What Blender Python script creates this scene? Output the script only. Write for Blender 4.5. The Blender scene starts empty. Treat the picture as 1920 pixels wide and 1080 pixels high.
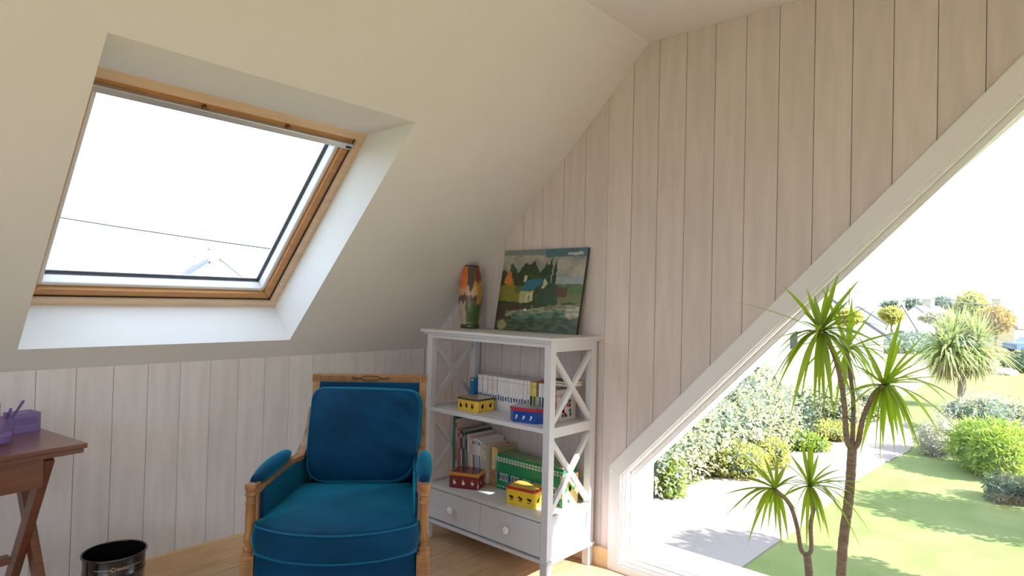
import bpy, bmesh, math, random
from mathutils import Vector, Matrix, noise as mnoise

random.seed(7)
scene = bpy.context.scene
COL = scene.collection

# ------------------------------------------------------------------ camera
CAM = Vector((-2.6103, -3.0367, 1.28))
YAW, PITCH, ROLL = math.radians(48.4172), math.radians(0.9674), math.radians(1.4)
fwd = Vector((math.sin(YAW) * math.cos(PITCH), math.cos(YAW) * math.cos(PITCH), math.sin(PITCH)))
rgt = Vector((math.cos(YAW), -math.sin(YAW), 0))
upv = rgt.cross(fwd)
r2 = rgt * math.cos(ROLL) + upv * math.sin(ROLL)
u2 = -rgt * math.sin(ROLL) + upv * math.cos(ROLL)
cd = bpy.data.cameras.new('camera')
cd.sensor_width = 36
cd.lens = 1178.65 / 1920 * 36
cd.clip_end = 600
cam = bpy.data.objects.new('camera', cd)
COL.objects.link(cam)
m = Matrix((r2, u2, -fwd)).transposed().to_4x4()
m.translation = CAM
cam.matrix_world = m
scene.camera = cam

# ------------------------------------------------------------------ sky, sun, exposure
SKY_STRENGTH = 2.2
SUN_STRENGTH = 15.0
SUN_TRAVEL = Vector((-0.2, 1.0, -0.655))
EXPOSURE = 0.94

w = bpy.data.worlds.new('sky')
scene.world = w
w.use_nodes = True
nt = w.node_tree
nt.nodes.clear()
out = nt.nodes.new('ShaderNodeOutputWorld')
bg = nt.nodes.new('ShaderNodeBackground')
bg.inputs['Strength'].default_value = SKY_STRENGTH
tc = nt.nodes.new('ShaderNodeTexCoord')
mp = nt.nodes.new('ShaderNodeMapping')
mp.inputs['Scale'].default_value = (1.2, 1.2, 4.0)
nz = nt.nodes.new('ShaderNodeTexNoise')
nz.inputs['Scale'].default_value = 2.2
nz.inputs['Detail'].default_value = 5
cr = nt.nodes.new('ShaderNodeValToRGB')
cr.color_ramp.elements[0].position = 0.32
cr.color_ramp.elements[0].color = (0.60, 0.77, 1.0, 1)
cr.color_ramp.elements[1].position = 0.72
cr.color_ramp.elements[1].color = (0.74, 0.85, 1.0, 1)
nt.links.new(tc.outputs['Generated'], mp.inputs['Vector'])
nt.links.new(mp.outputs['Vector'], nz.inputs['Vector'])
nt.links.new(nz.outputs['Fac'], cr.inputs['Fac'])
nt.links.new(cr.outputs['Color'], bg.inputs['Color'])
nt.links.new(bg.outputs['Background'], out.inputs['Surface'])

sl = bpy.data.lights.new('sun', 'SUN')
sl.energy = SUN_STRENGTH
sl.color = (1.0, 0.97, 0.95)
sl.angle = math.radians(0.6)
so = bpy.data.objects.new('sun', sl)
COL.objects.link(so)
so.location = (20, -60, 40)
so.rotation_euler = SUN_TRAVEL.normalized().to_track_quat('-Z', 'Y').to_euler()

vs = scene.view_settings
vs.view_transform = 'Standard'
vs.look = 'None'
vs.gamma = 1.0
vs.use_curve_mapping = False
vs.exposure = EXPOSURE
scene.cycles.max_bounces = 10
scene.cycles.diffuse_bounces = 6
scene.cycles.transparent_max_bounces = 16
scene.cycles.sample_clamp_indirect = 8

# ------------------------------------------------------------------ materials
def srgb(r, g, b):
    def c(x):
        x /= 255
        return x / 12.92 if x <= 0.04045 else ((x + 0.055) / 1.055) ** 2.4
    return (c(r), c(g), c(b), 1)

def base_mat(name):
    mt = bpy.data.materials.new(name)
    mt.use_nodes = True
    n = mt.node_tree.nodes
    return mt, n, mt.node_tree.links, n['Principled BSDF']

def mat(name, col, rough=0.6, metal=0.0, vary=0.0, scale=20, stretch=(1, 1, 1), bump=0.0, rand=0.0,
        spec=0.5, sheen=0.0, coat=0.0, col2=None, trans=0.0):
    mt, n, l, p = base_mat(name)
    p.inputs['Roughness'].default_value = rough
    p.inputs['Metallic'].default_value = metal
    p.inputs['Specular IOR Level'].default_value = spec
    p.inputs['Base Color'].default_value = col
    if sheen:
        p.inputs['Sheen Weight'].default_value = sheen
        p.inputs['Sheen Roughness'].default_value = 0.35
        p.inputs['Sheen Tint'].default_value = (0.03, 0.50, 0.72, 1)
    if coat:
        p.inputs['Coat Weight'].default_value = coat
    if vary or bump or rand:
        t = n.new('ShaderNodeTexCoord')
        mpn = n.new('ShaderNodeMapping')
        mpn.inputs['Scale'].default_value = stretch
        nzn = n.new('ShaderNodeTexNoise')
        nzn.inputs['Scale'].default_value = scale
        nzn.inputs['Detail'].default_value = 6
        src = t.outputs['Object']
        if rand:
            oi = n.new('ShaderNodeObjectInfo')
            mul = n.new('ShaderNodeVectorMath')
            mul.operation = 'MULTIPLY_ADD'
            mul.inputs[1].default_value = (1, 1, 1)
            cmb = n.new('ShaderNodeCombineXYZ')
            m10 = n.new('ShaderNodeMath')
            m10.operation = 'MULTIPLY'
            m10.inputs[1].default_value = 37.0
            l.new(oi.outputs['Random'], m10.inputs[0])
            for k in range(3):
                l.new(m10.outputs[0], cmb.inputs[k])
            l.new(src, mul.inputs[0])
            l.new(cmb.outputs[0], mul.inputs[2])
            src = mul.outputs[0]
        l.new(src, mpn.inputs['Vector'])
        l.new(mpn.outputs['Vector'], nzn.inputs['Vector'])
        if vary or col2:
            mx = n.new('ShaderNodeMix')
            mx.data_type = 'RGBA'
            d = 1 - vary
            a = col2 if col2 else (col[0] * d, col[1] * d, col[2] * d, 1)
            rmp = n.new('ShaderNodeMapRange')
            rmp.inputs['From Min'].default_value = 0.35
            rmp.inputs['From Max'].default_value = 0.65
            l.new(nzn.outputs['Fac'], rmp.inputs['Value'])
            l.new(rmp.outputs['Result'], mx.inputs['Factor'])
            mx.inputs['A'].default_value = a
            mx.inputs['B'].default_value = col
            res = mx.outputs['Result']
            if rand:
                hs = n.new('ShaderNodeHueSaturation')
                mr = n.new('ShaderNodeMapRange')
                mr.inputs['To Min'].default_value = 1 - rand
                mr.inputs['To Max'].default_value = 1 + rand * 0.4
                l.new(oi.outputs['Random'], mr.inputs['Value'])
                l.new(mr.outputs['Result'], hs.inputs['Value'])
                l.new(res, hs.inputs['Color'])
                res = hs.outputs['Color']
            l.new(res, p.inputs['Base Color'])
        if bump:
            b = n.new('ShaderNodeBump')
            b.inputs['Strength'].default_value = bump
            b.inputs['Distance'].default_value = 0.01
            l.new(nzn.outputs['Fac'], b.inputs['Height'])
            l.new(b.outputs['Normal'], p.inputs['Normal'])
    if trans:
        tr = n.new('ShaderNodeBsdfTranslucent')
        tr.inputs['Color'].default_value = (min(1, col[0] * 1.6 + .02), min(1, col[1] * 1.6 + .02), col[2], 1)
        ms = n.new('ShaderNodeMixShader')
        ms.inputs['Fac'].default_value = trans
        l.new(p.outputs[0], ms.inputs[1])
        l.new(tr.outputs[0], ms.inputs[2])
        l.new(ms.outputs[0], n['Material Output'].inputs['Surface'])
    return mt

def attr_mat(name, rough=0.55, coat=0.0, bump=0.0, spec=0.5, scale=60):
    mt, n, l, p = base_mat(name)
    a = n.new('ShaderNodeAttribute')
    a.attribute_name = 'Col'
    l.new(a.outputs['Color'], p.inputs['Base Color'])
    p.inputs['Roughness'].default_value = rough
    p.inputs['Specular IOR Level'].default_value = spec
    p.inputs['Coat Weight'].default_value = coat
    if bump:
        t = n.new('ShaderNodeTexCoord')
        nzn = n.new('ShaderNodeTexNoise')
        nzn.inputs['Scale'].default_value = scale
        b = n.new('ShaderNodeBump')
        b.inputs['Strength'].default_value = bump
        b.inputs['Distance'].default_value = 0.003
        l.new(t.outputs['Object'], nzn.inputs['Vector'])
        l.new(nzn.outputs['Fac'], b.inputs['Height'])
        l.new(b.outputs['Normal'], p.inputs['Normal'])
    return mt

def glass_mat(name, tint=(1, 1, 1, 1), gloss=0.06, rough=0.02):
    mt, n, l, p = base_mat(name)
    n.remove(p)
    tr = n.new('ShaderNodeBsdfTransparent')
    tr.inputs['Color'].default_value = tint
    gl = n.new('ShaderNodeBsdfGlossy')
    gl.inputs['Roughness'].default_value = rough
    ms = n.new('ShaderNodeMixShader')
    lw = n.new('ShaderNodeLayerWeight')
    lw.inputs['Blend'].default_value = 0.5
    pw = n.new('ShaderNodeMath')
    pw.operation = 'POWER'
    pw.inputs[1].default_value = 5.0
    ad = n.new('ShaderNodeMath')
    ad.operation = 'MULTIPLY_ADD'
    ad.inputs[1].default_value = 0.55
    ad.inputs[2].default_value = gloss
    l.new(lw.outputs['Facing'], pw.inputs[0])
    l.new(pw.outputs[0], ad.inputs[0])
    l.new(ad.outputs[0], ms.inputs['Fac'])
    l.new(tr.outputs[0], ms.inputs[1])
    l.new(gl.outputs[0], ms.inputs[2])
    l.new(ms.outputs[0], n['Material Output'].inputs['Surface'])
    return mt

M = {}
M['plaster'] = mat('plaster', srgb(227, 225, 223), 0.85, vary=0.03, scale=3, spec=0.2)
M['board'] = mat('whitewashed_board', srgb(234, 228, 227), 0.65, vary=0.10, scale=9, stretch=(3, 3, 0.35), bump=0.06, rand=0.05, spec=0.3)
M['board_gable_shaded'] = mat('whitewashed_board_shaded', srgb(218, 206, 203), 0.65, vary=0.10, scale=9, stretch=(3, 3, 0.35), bump=0.06, rand=0.05, spec=0.3)  # same whitewash as the knee wall; gable's dimmer light put into the colour
M['jamb'] = mat('painted_jamb', srgb(208, 202, 192), 0.8, spec=0.2)
M['backing'] = mat('wall_backing', srgb(186, 172, 164), 0.9)
M['bookcase_paint'] = mat('bookcase_paint', srgb(208, 206, 209), 0.45, spec=0.4)
M['white'] = mat('white_paint', srgb(228, 226, 228), 0.45, spec=0.4)
M['white_ext'] = mat('white_render', srgb(238, 234, 226), 0.8, vary=0.05, scale=6, spec=0.2)
M['pine'] = mat('varnished_pine', srgb(196, 140, 82), 0.35, vary=0.25, scale=8, stretch=(0.6, 6, 6), coat=0.2)
M['pine_pale'] = mat('pale_pine', srgb(222, 192, 158), 0.4, vary=0.15, scale=8, stretch=(0.6, 6, 6), coat=0.2)
M['basewood'] = mat('baseboard_wood', srgb(228, 194, 150), 0.45, vary=0.12, scale=6, stretch=(1, 1, 8), spec=0.4)
M['plank'] = mat('floor_plank', srgb(212, 178, 140), 0.35, vary=0.22, scale=6, stretch=(0.8, 9, 1), rand=0.12, bump=0.03)
M['brown_clip'] = mat('brown_clip', srgb(120, 82, 56), 0.5)
M['alu'] = mat('aluminium', srgb(205, 207, 210), 0.35, metal=0.6)
M['bead'] = mat('white_bead', srgb(226, 224, 222), 0.4)
M['gasket'] = mat('dark_gasket', srgb(52, 50, 58), 0.6)
M['glass'] = glass_mat('window_glass', (0.97, 0.98, 0.985, 1), 0.02)
M['paint'] = attr_mat('printed', 0.5)
M['paint_gloss'] = attr_mat('printed_gloss', 0.25, coat=0.4)
M['oil'] = attr_mat('oil_paint', 0.4, bump=0.6)
M['ceramic'] = mat('ceramic', srgb(240, 238, 235), 0.15, coat=0.5)

# ------------------------------------------------------------------ mesh helpers
class MB:
    def __init__(s):
        s.v, s.f, s.c = [], [], []
        s.col = None

    def face(s, idx):
        s.f.append(tuple(idx))
        s.c.append(s.col)

    def poly(s, pts):
        b = len(s.v)
        s.v += [tuple(p) for p in pts]
        s.face(range(b, b + len(pts)))
        return s

    def box(s, x0, x1, y0, y1, z0, z1):
        if x0 > x1: x0, x1 = x1, x0
        if y0 > y1: y0, y1 = y1, y0
        if z0 > z1: z0, z1 = z1, z0
        b = len(s.v)
        s.v += [(x0, y0, z0), (x1, y0, z0), (x1, y1, z0), (x0, y1, z0), (x0, y0, z1), (x1, y0, z1), (x1, y1, z1), (x0, y1, z1)]
        for q in ((0, 3, 2, 1), (4, 5, 6, 7), (0, 1, 5, 4), (1, 2, 6, 5), (2, 3, 7, 6), (3, 0, 4, 7)):
            s.face([b + i for i in q])
        return s

    def bar(s, a, b, wx, wy, up=(0, 0, 1)):
        a, b = Vector(a), Vector(b)
        d = (b - a).normalized()
        u = Vector(up)
        sx = d.cross(u).normalized()
        sy = sx.cross(d).normalized()
        k = len(s.v)
        for p in (a, b):
            for i, j in ((-1, -1), (1, -1), (1, 1), (-1, 1)):
                s.v.append(tuple(p + sx * i * wx / 2 + sy * j * wy / 2))
        for q in ((0, 3, 2, 1), (4, 5, 6, 7), (0, 1, 5, 4), (1, 2, 6, 5), (2, 3, 7, 6), (3, 0, 4, 7)):
            s.face([k + i for i in q])
        return s

    def prism(s, poly, fn, h0, h1):
        n = len(poly)
        b = len(s.v)
        s.v += [tuple(fn(p[0], p[1], h0)) for p in poly] + [tuple(fn(p[0], p[1], h1)) for p in poly]
        s.face([b + i for i in range(n)][::-1])
        s.face([b + n + i for i in range(n)])
        for i in range(n):
            j = (i + 1) % n
            s.face((b + i, b + j, b + n + j, b + n + i))
        return s

    def tube(s, pts, r, n=8, cap=True, closed=False, flat=1.0):
        pts = [Vector(p) for p in pts]
        m_ = len(pts)
        rs = r if isinstance(r, (list, tuple)) else [r] * m_
        b = len(s.v)
        prev = None
        for i, p in enumerate(pts):
            a = pts[(i - 1) % m_] if (closed or i > 0) else p
            c = pts[(i + 1) % m_] if (closed or i < m_ - 1) else p
            d = (c - a).normalized()
            if prev is None:
                ref = Vector((0, 0, 1)) if abs(d.z) < 0.9 else Vector((1, 0, 0))
                x = d.cross(ref).normalized()
            else:
                x = (prev - d * prev.dot(d)).normalized()
            prev = x
            y = d.cross(x)
            for k in range(n):
                t = 2 * math.pi * k / n
                s.v.append(tuple(p + (x * math.cos(t) + y * math.sin(t) * flat) * rs[i]))
        for i in range(m_ if closed else m_ - 1):
            i2 = (i + 1) % m_
            for k in range(n):
                k2 = (k + 1) % n
                s.face((b + i * n + k, b + i * n + k2, b + i2 * n + k2, b + i2 * n + k))
        if cap and not closed:
            s.face([b + k for k in range(n)][::-1])
            s.face([b + (m_ - 1) * n + k for k in range(n)])
        return s

    def lathe(s, prof, n=24, cx=0, cy=0, cap=True, flute=None):
        b = len(s.v)
        for (r, z) in prof:
            for k in range(n):
                t = 2 * math.pi * k / n
                rr = r
                if flute and flute[0] <= z <= flute[1]:
                    rr = r * (1 - 0.17 * (k % 2))
                s.v.append((cx + rr * math.cos(t), cy + rr * math.sin(t), z))
        for i in range(len(prof) - 1):
            for k in range(n):
                k2 = (k + 1) % n
                s.face((b + i * n + k, b + i * n + k2, b + (i + 1) * n + k2, b + (i + 1) * n + k))
        if cap:
            s.face([b + k for k in range(n)][::-1])
            s.face([b + (len(prof) - 1) * n + k for k in range(n)])
        return s

    def blob(s, c, r, n=10, m_=7, jit=0.0):
        b = len(s.v)
        for i in range(1, m_):
            ph = math.pi * i / m_
            for k in range(n):
                t = 2 * math.pi * k / n
                j = 1 + random.uniform(-jit, jit)
                s.v.append((c[0] + r[0] * j * math.sin(ph) * math.cos(t), c[1] + r[1] * j * math.sin(ph) * math.sin(t), c[2] + r[2] * j * math.cos(ph)))
        s.v.append((c[0], c[1], c[2] + r[2]))
        s.v.append((c[0], c[1], c[2] - r[2]))
        tp, bt = len(s.v) - 2, len(s.v) - 1
        for i in range(m_ - 2):
            for k in range(n):
                k2 = (k + 1) % n
                s.face((b + i * n + k, b + (i + 1) * n + k, b + (i + 1) * n + k2, b + i * n + k2))
        for k in range(n):
            k2 = (k + 1) % n
            s.face((tp, b + k, b + k2))
            s.face((bt, b + (m_ - 2) * n + k2, b + (m_ - 2) * n + k))
        return s

    def build(s, name, mt, parent=None, smooth=False, bevel=0.0, seg=2, angle=35, vcols=None):
        me = bpy.data.meshes.new(name)
        me.from_pydata(s.v, [], s.f)
        if any(c is not None for c in s.c):
            ca = me.color_attributes.new('Col', 'FLOAT_COLOR', 'CORNER')
            k = 0
            buf = []
            for i, pg in enumerate(me.polygons):
                c = s.c[i] or (0.5, 0.5, 0.5, 1)
                buf += list(c) * pg.loop_total
            ca.data.foreach_set('color', buf)
        if vcols:
            ca = me.color_attributes.new('Col', 'FLOAT_COLOR', 'POINT')
            buf = []
            for c in vcols:
                buf += list(c)
            ca.data.foreach_set('color', buf)
        bm = bmesh.new()
        bm.from_mesh(me)
        bmesh.ops.recalc_face_normals(bm, faces=bm.faces)
        if bevel:
            ed = [e for e in bm.edges if len(e.link_faces) == 2 and e.calc_face_angle(0) > math.radians(angle)]
            bmesh.ops.bevel(bm, geom=ed, offset=bevel, segments=seg, affect='EDGES', profile=0.6, clamp_overlap=True)
        bm.to_mesh(me)
        bm.free()
        me.materials.append(mt if not isinstance(mt, str) else M[mt])
        if smooth:
            me.polygons.foreach_set('use_smooth', [True] * len(me.polygons))
            if bevel or smooth == 'auto':
                try:
                    me.set_sharp_from_angle(angle=math.radians(40))
                except Exception:
                    pass
        o = bpy.data.objects.new(name, me)
        COL.objects.link(o)
        if parent:
            o.parent = parent
        return o

def tag(o, label=None, cat=None, group=None, kind=None):
    if label: o['label'] = label
    if cat: o['category'] = cat
    if group: o['group'] = group
    if kind: o['kind'] = kind
    return o

def thing(name, label, cat, loc=(0, 0, 0), rz=0.0, group=None):
    o = bpy.data.objects.new(name, None)
    COL.objects.link(o)
    o.location = loc
    o.rotation_euler = (0, 0, rz)
    o.empty_display_size = 0.1
    return tag(o, label, cat, group)

def struct(o, label=None):
    o['kind'] = 'structure'
    if label: o['label'] = label
    return o

def copy_tree(o, parent=None):
    c = o.copy()
    COL.objects.link(c)
    c.parent = parent
    for ch in list(o.children):
        copy_tree(ch, c)
    return c

def inset(poly, d):
    """offset a polygon given in consistent winding towards its inside by d"""
    n = len(poly)
    area = sum(poly[i][0] * poly[(i + 1) % n][1] - poly[(i + 1) % n][0] * poly[i][1] for i in range(n))
    sg = 1 if area > 0 else -1
    res = []
    for i in range(n):
        p0, p1, p2 = Vector(poly[i - 1]), Vector(poly[i]), Vector(poly[(i + 1) % n])
        d1, d2 = (p1 - p0).normalized(), (p2 - p1).normalized()
        n1, n2 = Vector((-d1.y, d1.x)) * sg, Vector((-d2.y, d2.x)) * sg
        k = (n1 + n2)
        k = k / (k.dot(n1))
        res.append(tuple(p1 + k * d))
    return res

def smoothstep(a, b, x):
    t = max(0, min(1, (x - a) / (b - a)))
    return t * t * (3 - 2 * t)

def ring(name, outer, inner, fn, h0, h1, mt, parent, bevel=0.0):
    """frame made of one mitred member per side"""
    res = []
    for i in range(len(outer)):
        j = (i + 1) % len(outer)
        q = MB().prism([outer[i], outer[j], inner[j], inner[i]], fn, h0, h1)
        res.append(q.build(name, mt, parent, bevel=bevel))
    return res

#@STRUCT
# ------------------------------------------------------------------ room shell
XB, YB = -5.2, -6.2            # back wall, opposite knee wall
KT, CZ = 0.953, 2.502          # knee wall height, flat ceiling height
YA = -(CZ - KT)                # where the 45 degree slope meets the flat ceiling
YR = YB - YA
SKY_X = [(-2.071, -0.972), (-4.35, -3.25)]  # first opening is in view, second is added out of view for light
SKY_FILL = [(-5.10, -3.95), (-3.75, -2.60), (-2.40, -1.55)]   # added openings, unseen on the opposite slope, to brighten the room
SO0, SO1 = -0.091, -1.037      # opening in the slope (lower, upper) in y
DEP = 0.235                    # reveal depth, perpendicular to the slope
k2 = DEP * math.sqrt(0.5)
FB = (SO0 + k2, KT - SO0 + k2)            # lower reveal is square to the slope
FT = (KT + 2 * k2 - (KT - SO1), KT - SO1) # upper reveal is level

# plaster ceiling: flat part, two slopes, reveals of the roof windows
cb = MB()
sz = lambda y: KT - y
cb.poly([(XB, YA, CZ), (0.05, YA, CZ), (0.05, YR, CZ), (XB, YR, CZ)])
for mirror, holes in ((False, SKY_X), (True, SKY_FILL)):
    my = (lambda p: (p[0], YB - p[1], p[2])) if mirror else (lambda p: p)
    xs = [XB] + sorted([x for iv in holes for x in iv]) + [0.05]
    for i in range(len(xs) - 1):
        a, b = xs[i], xs[i + 1]
        hole = any(abs(iv[0] - a) < 1e-6 for iv in holes)
        rows = [(0.0134, SO0), (SO1, YA)] if hole else [(0.0134, YA)]
        for y0, y1 in rows:
            cb.poly([my(p) for p in ((a, y0, sz(y0)), (b, y0, sz(y0)), (b, y1, sz(y1)), (a, y1, sz(y1)))])
        if hole:
            p0, p1 = (SO0, sz(SO0)), (SO1, sz(SO1))
            cb.poly([my(p) for p in ((a, *p0), (b, *p0), (b, *FB), (a, *FB))])
            cb.poly([my(p) for p in ((a, *p1), (b, *p1), (b, *FT), (a, *FT))])
            for x in (a, b):
                cb.poly([my(p) for p in ((x, *p0), (x, *p1), (x, *FT), (x, *FB))])
ceil = struct(cb.build('ceiling', 'plaster'), 'off-white plaster ceiling sloping down to the low panelled wall')

# floor with planks
fl = struct(MB().box(XB, 0.05, YB, 0.05, -0.12, -0.018).build('floor', 'backing'), 'honey coloured wooden plank floor')
PW = 0.14
ny = int(-YB / PW) + 1
for i in range(ny):
    y1 = -i * PW
    y0 = max(YB, y1 - PW + 0.0015)
    off = [0.0, 0.9, 0.45, 1.3][i % 4]
    x = 0.0
    while x > XB:
        x2 = max(XB, x - (1.8 if x < 0 else 1.8 - off))
        MB().box(x2 + 0.001, x, y0, y1, -0.018, 0.0).build('plank', 'plank', fl)
        x = x2

# low wall on the left, boarded
wl = struct(MB().box(XB, 0.3, 0.014, 0.2, -0.1, KT + 0.02).build('wall_left', 'backing'), 'low knee wall of whitewashed vertical boards')
BP = 0.1345
gx = -1.993
while gx < 0: gx += BP
gx -= BP
edges = [0.0]
while gx > XB:
    if edges[-1] - gx > 0.03: edges.append(gx)
    gx -= BP
edges.append(XB)
for i in range(len(edges) - 1):
    a, b = edges[i + 1] + 0.0008, edges[i] - 0.0008
    MB().box(a, b, 0.0, 0.0135, 0.0, KT).build('board', 'board', wl, bevel=0.0012, seg=1)

# gable wall with the big glazed opening
HW = [(-1.48, 0.062), (-1.48, 0.470), (-3.0, 2.0594), (-4.37, 2.0594), (-4.37, 0.062)]   # clear opening (y, z)
fx = lambda a, b, h: (h, a, b)
gw = MB()
X0, X1 = 0.0135, 0.25
gw.prism([(0.2, -0.1), (0.2, KT - 0.2), (HW[1][0], KT - HW[1][0]), (HW[1][0], -0.1)], fx, X0, X1)
gw.prism([(HW[1][0], KT - HW[1][0]), (YA, CZ), (-4.37, CZ), HW[3], HW[2], HW[1]], fx, X0, X1)
gw.prism([(-4.37, -0.1), (-4.37, CZ), (YR, CZ), (YB - 0.2, KT - 0.2), (YB - 0.2, -0.1)], fx, X0, X1)
gw.prism([(-1.48, -0.1), (-1.48, 0.062), (-4.37, 0.062), (-4.37, -0.1)], fx, X0, X1)
wr = struct(gw.build('wall_right', 'jamb'), 'tall gable wall of whitewashed vertical boards')
CO = [(-1.39, 0.0), (-1.39, 0.490), (-3.0, 2.194), (-4.50, 2.194), (-4.50, 0.0)]     # casing outline
CI = [(-1.452, 0.034), (-1.452, 0.455), (-3.0, 2.0800), (-4.40, 2.0800), (-4.40, 0.034)]
def top_of(y):
    return min(KT - y, CZ, KT + (y - YB))
def low_of(y):
    if y > CO[1][0] or y < CO[3][0]: return 0.0
    if y > CO[2][0]:
        t = (y - CO[1][0]) / (CO[2][0] - CO[1][0])
        return CO[1][1] + t * (CO[2][1] - CO[1][1])
    return CO[2][1]
GP = 0.1352
gy = -1.605
while gy < 0: gy += GP
gy -= GP
ed = [0.0]
while gy > YB:
    if ed[-1] - gy > 0.03: ed.append(gy)
    gy -= GP
ed.append(YB)
for i in range(len(ed) - 1):
    a, b = ed[i] - 0.0011, ed[i + 1] + 0.0011
    tops = [a] + [y for y in (YA, YR) if b < y < a] + [b]
    pts = [(y, top_of(y)) for y in tops]
    lows = []
    for y in (b, a):
        lows.append((y, low_of(y)))
    mid = []
    for jy, hi in ((CO[1][0], CO[1][1]), (CO[3][0], CO[3][1])):
        if b < jy < a:
            if jy == CO[1][0]:
                mid += [(jy, hi), (jy, 0.0)]
            else:
                mid += [(jy, 0.0), (jy, hi)]
    if b < CO[2][0] < a:
        mid += [(CO[2][0], CO[2][1])]
    poly = pts + [lows[0]] + mid + [lows[1]]
    MB().prism(poly, fx, 0.0, 0.0133).build('board', 'board_gable_shaded', wr, bevel=0.0012 if not mid else 0.0, seg=1)

# remaining enclosing walls behind the camera
struct(MB().box(XB - 0.2, 0.25, YB - 0.2, YB, -0.1, KT).build('wall_near', 'board'), 'low wall behind the camera')
BWI = [(-1.3, 0.10), (-1.3, 0.90), (-2.70, 2.30), (-3.50, 2.30), (-4.9, 0.90), (-4.9, 0.10)]  # invented opening in the unseen gable, lets in extra daylight
bw = MB()
bw.prism([(0.2, -0.1), (0.2, KT - 0.2), (-1.3, KT + 1.3), (-1.3, -0.1)], fx, XB - 0.2, XB)
bw.prism([(-1.3, KT + 1.3), (YA, CZ), (YR, CZ), (-4.9, KT + 1.3), (-4.9, 0.90), (-3.50, 2.30), (-2.70, 2.30), (-1.3, 0.90)], fx, XB - 0.2, XB)
bw.prism([(-4.9, -0.1), (-4.9, KT + 1.3), (YB - 0.2, KT - 0.2), (YB - 0.2, -0.1)], fx, XB - 0.2, XB)
bw.prism([(-1.3, -0.1), (-1.3, 0.1), (-4.9, 0.1), (-4.9, -0.1)], fx, XB - 0.2, XB)
struct(bw.build('wall_back', 'plaster'), 'gable wall behind the camera')
FILL_W4 = struct(thing('fill_window_4', None, None), 'large added gable window, unseen behind the camera, for extra light')
ring('frame', BWI, inset(BWI, 0.06), fx, XB - 0.12, XB - 0.05, 'white', FILL_W4)
MB().prism(inset(BWI, 0.05), fx, XB - 0.09, XB - 0.084).build('pane', 'glass', FILL_W4)

# baseboards
bb = MB().prism([(0.0, 0.0), (-0.016, 0.0), (-0.016, 0.092), (-0.012, 0.098), (0.0, 0.098)], lambda a, b, h: (h, a, b), XB, -0.001)
struct(bb.build('baseboard_left', 'basewood'), 'light wooden baseboard along the low wall')
bb = MB().prism([(0.0, 0.0), (-0.016, 0.0), (-0.016, 0.082), (-0.012, 0.088), (0.0, 0.088)], lambda a, b, h: (a, h, b), -1.388, -0.018)
struct(bb.build('baseboard_right', 'basewood'), 'light wooden baseboard under the gable boards')

# ------------------------------------------------------------------ gable window (window_2)
W2 = struct(thing('window_2', None, None), 'large gable window with a sloping upper edge and white surround')
ring('casing', CO, CI, fx, -0.020, 0.0, 'white', W2, bevel=0.002)
CS = [(-1.468, 0.050), (-1.468, 0.4625), (-3.0, 2.0672), (-4.385, 2.0672), (-4.385, 0.050)]
ring('inner_casing', CI, CS, fx, -0.010, 0.004, 'white', W2, bevel=0.0015)
ring('stop', CS, inset(HW, 0.0), fx, -0.003, 0.0135, 'white', W2, bevel=0.0015)
HI = inset(HW, 0.016)
ring('frame', HW, HI, fx, 0.030, 0.075, 'white', W2, bevel=0.002)
MB().prism(inset(HW, 0.012), fx, 0.048, 0.054).build('pane', 'glass', W2)
ring('glazing_bead', HI, inset(HW, 0.022), fx, 0.036, 0.047, 'white', W2)
MB().prism([(-1.481, 0.0625), (-1.481, 0.070), (-4.369, 0.070), (-4.369, 0.0625)], fx, 0.078, 0.29).build('sill', 'jamb', W2)

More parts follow.
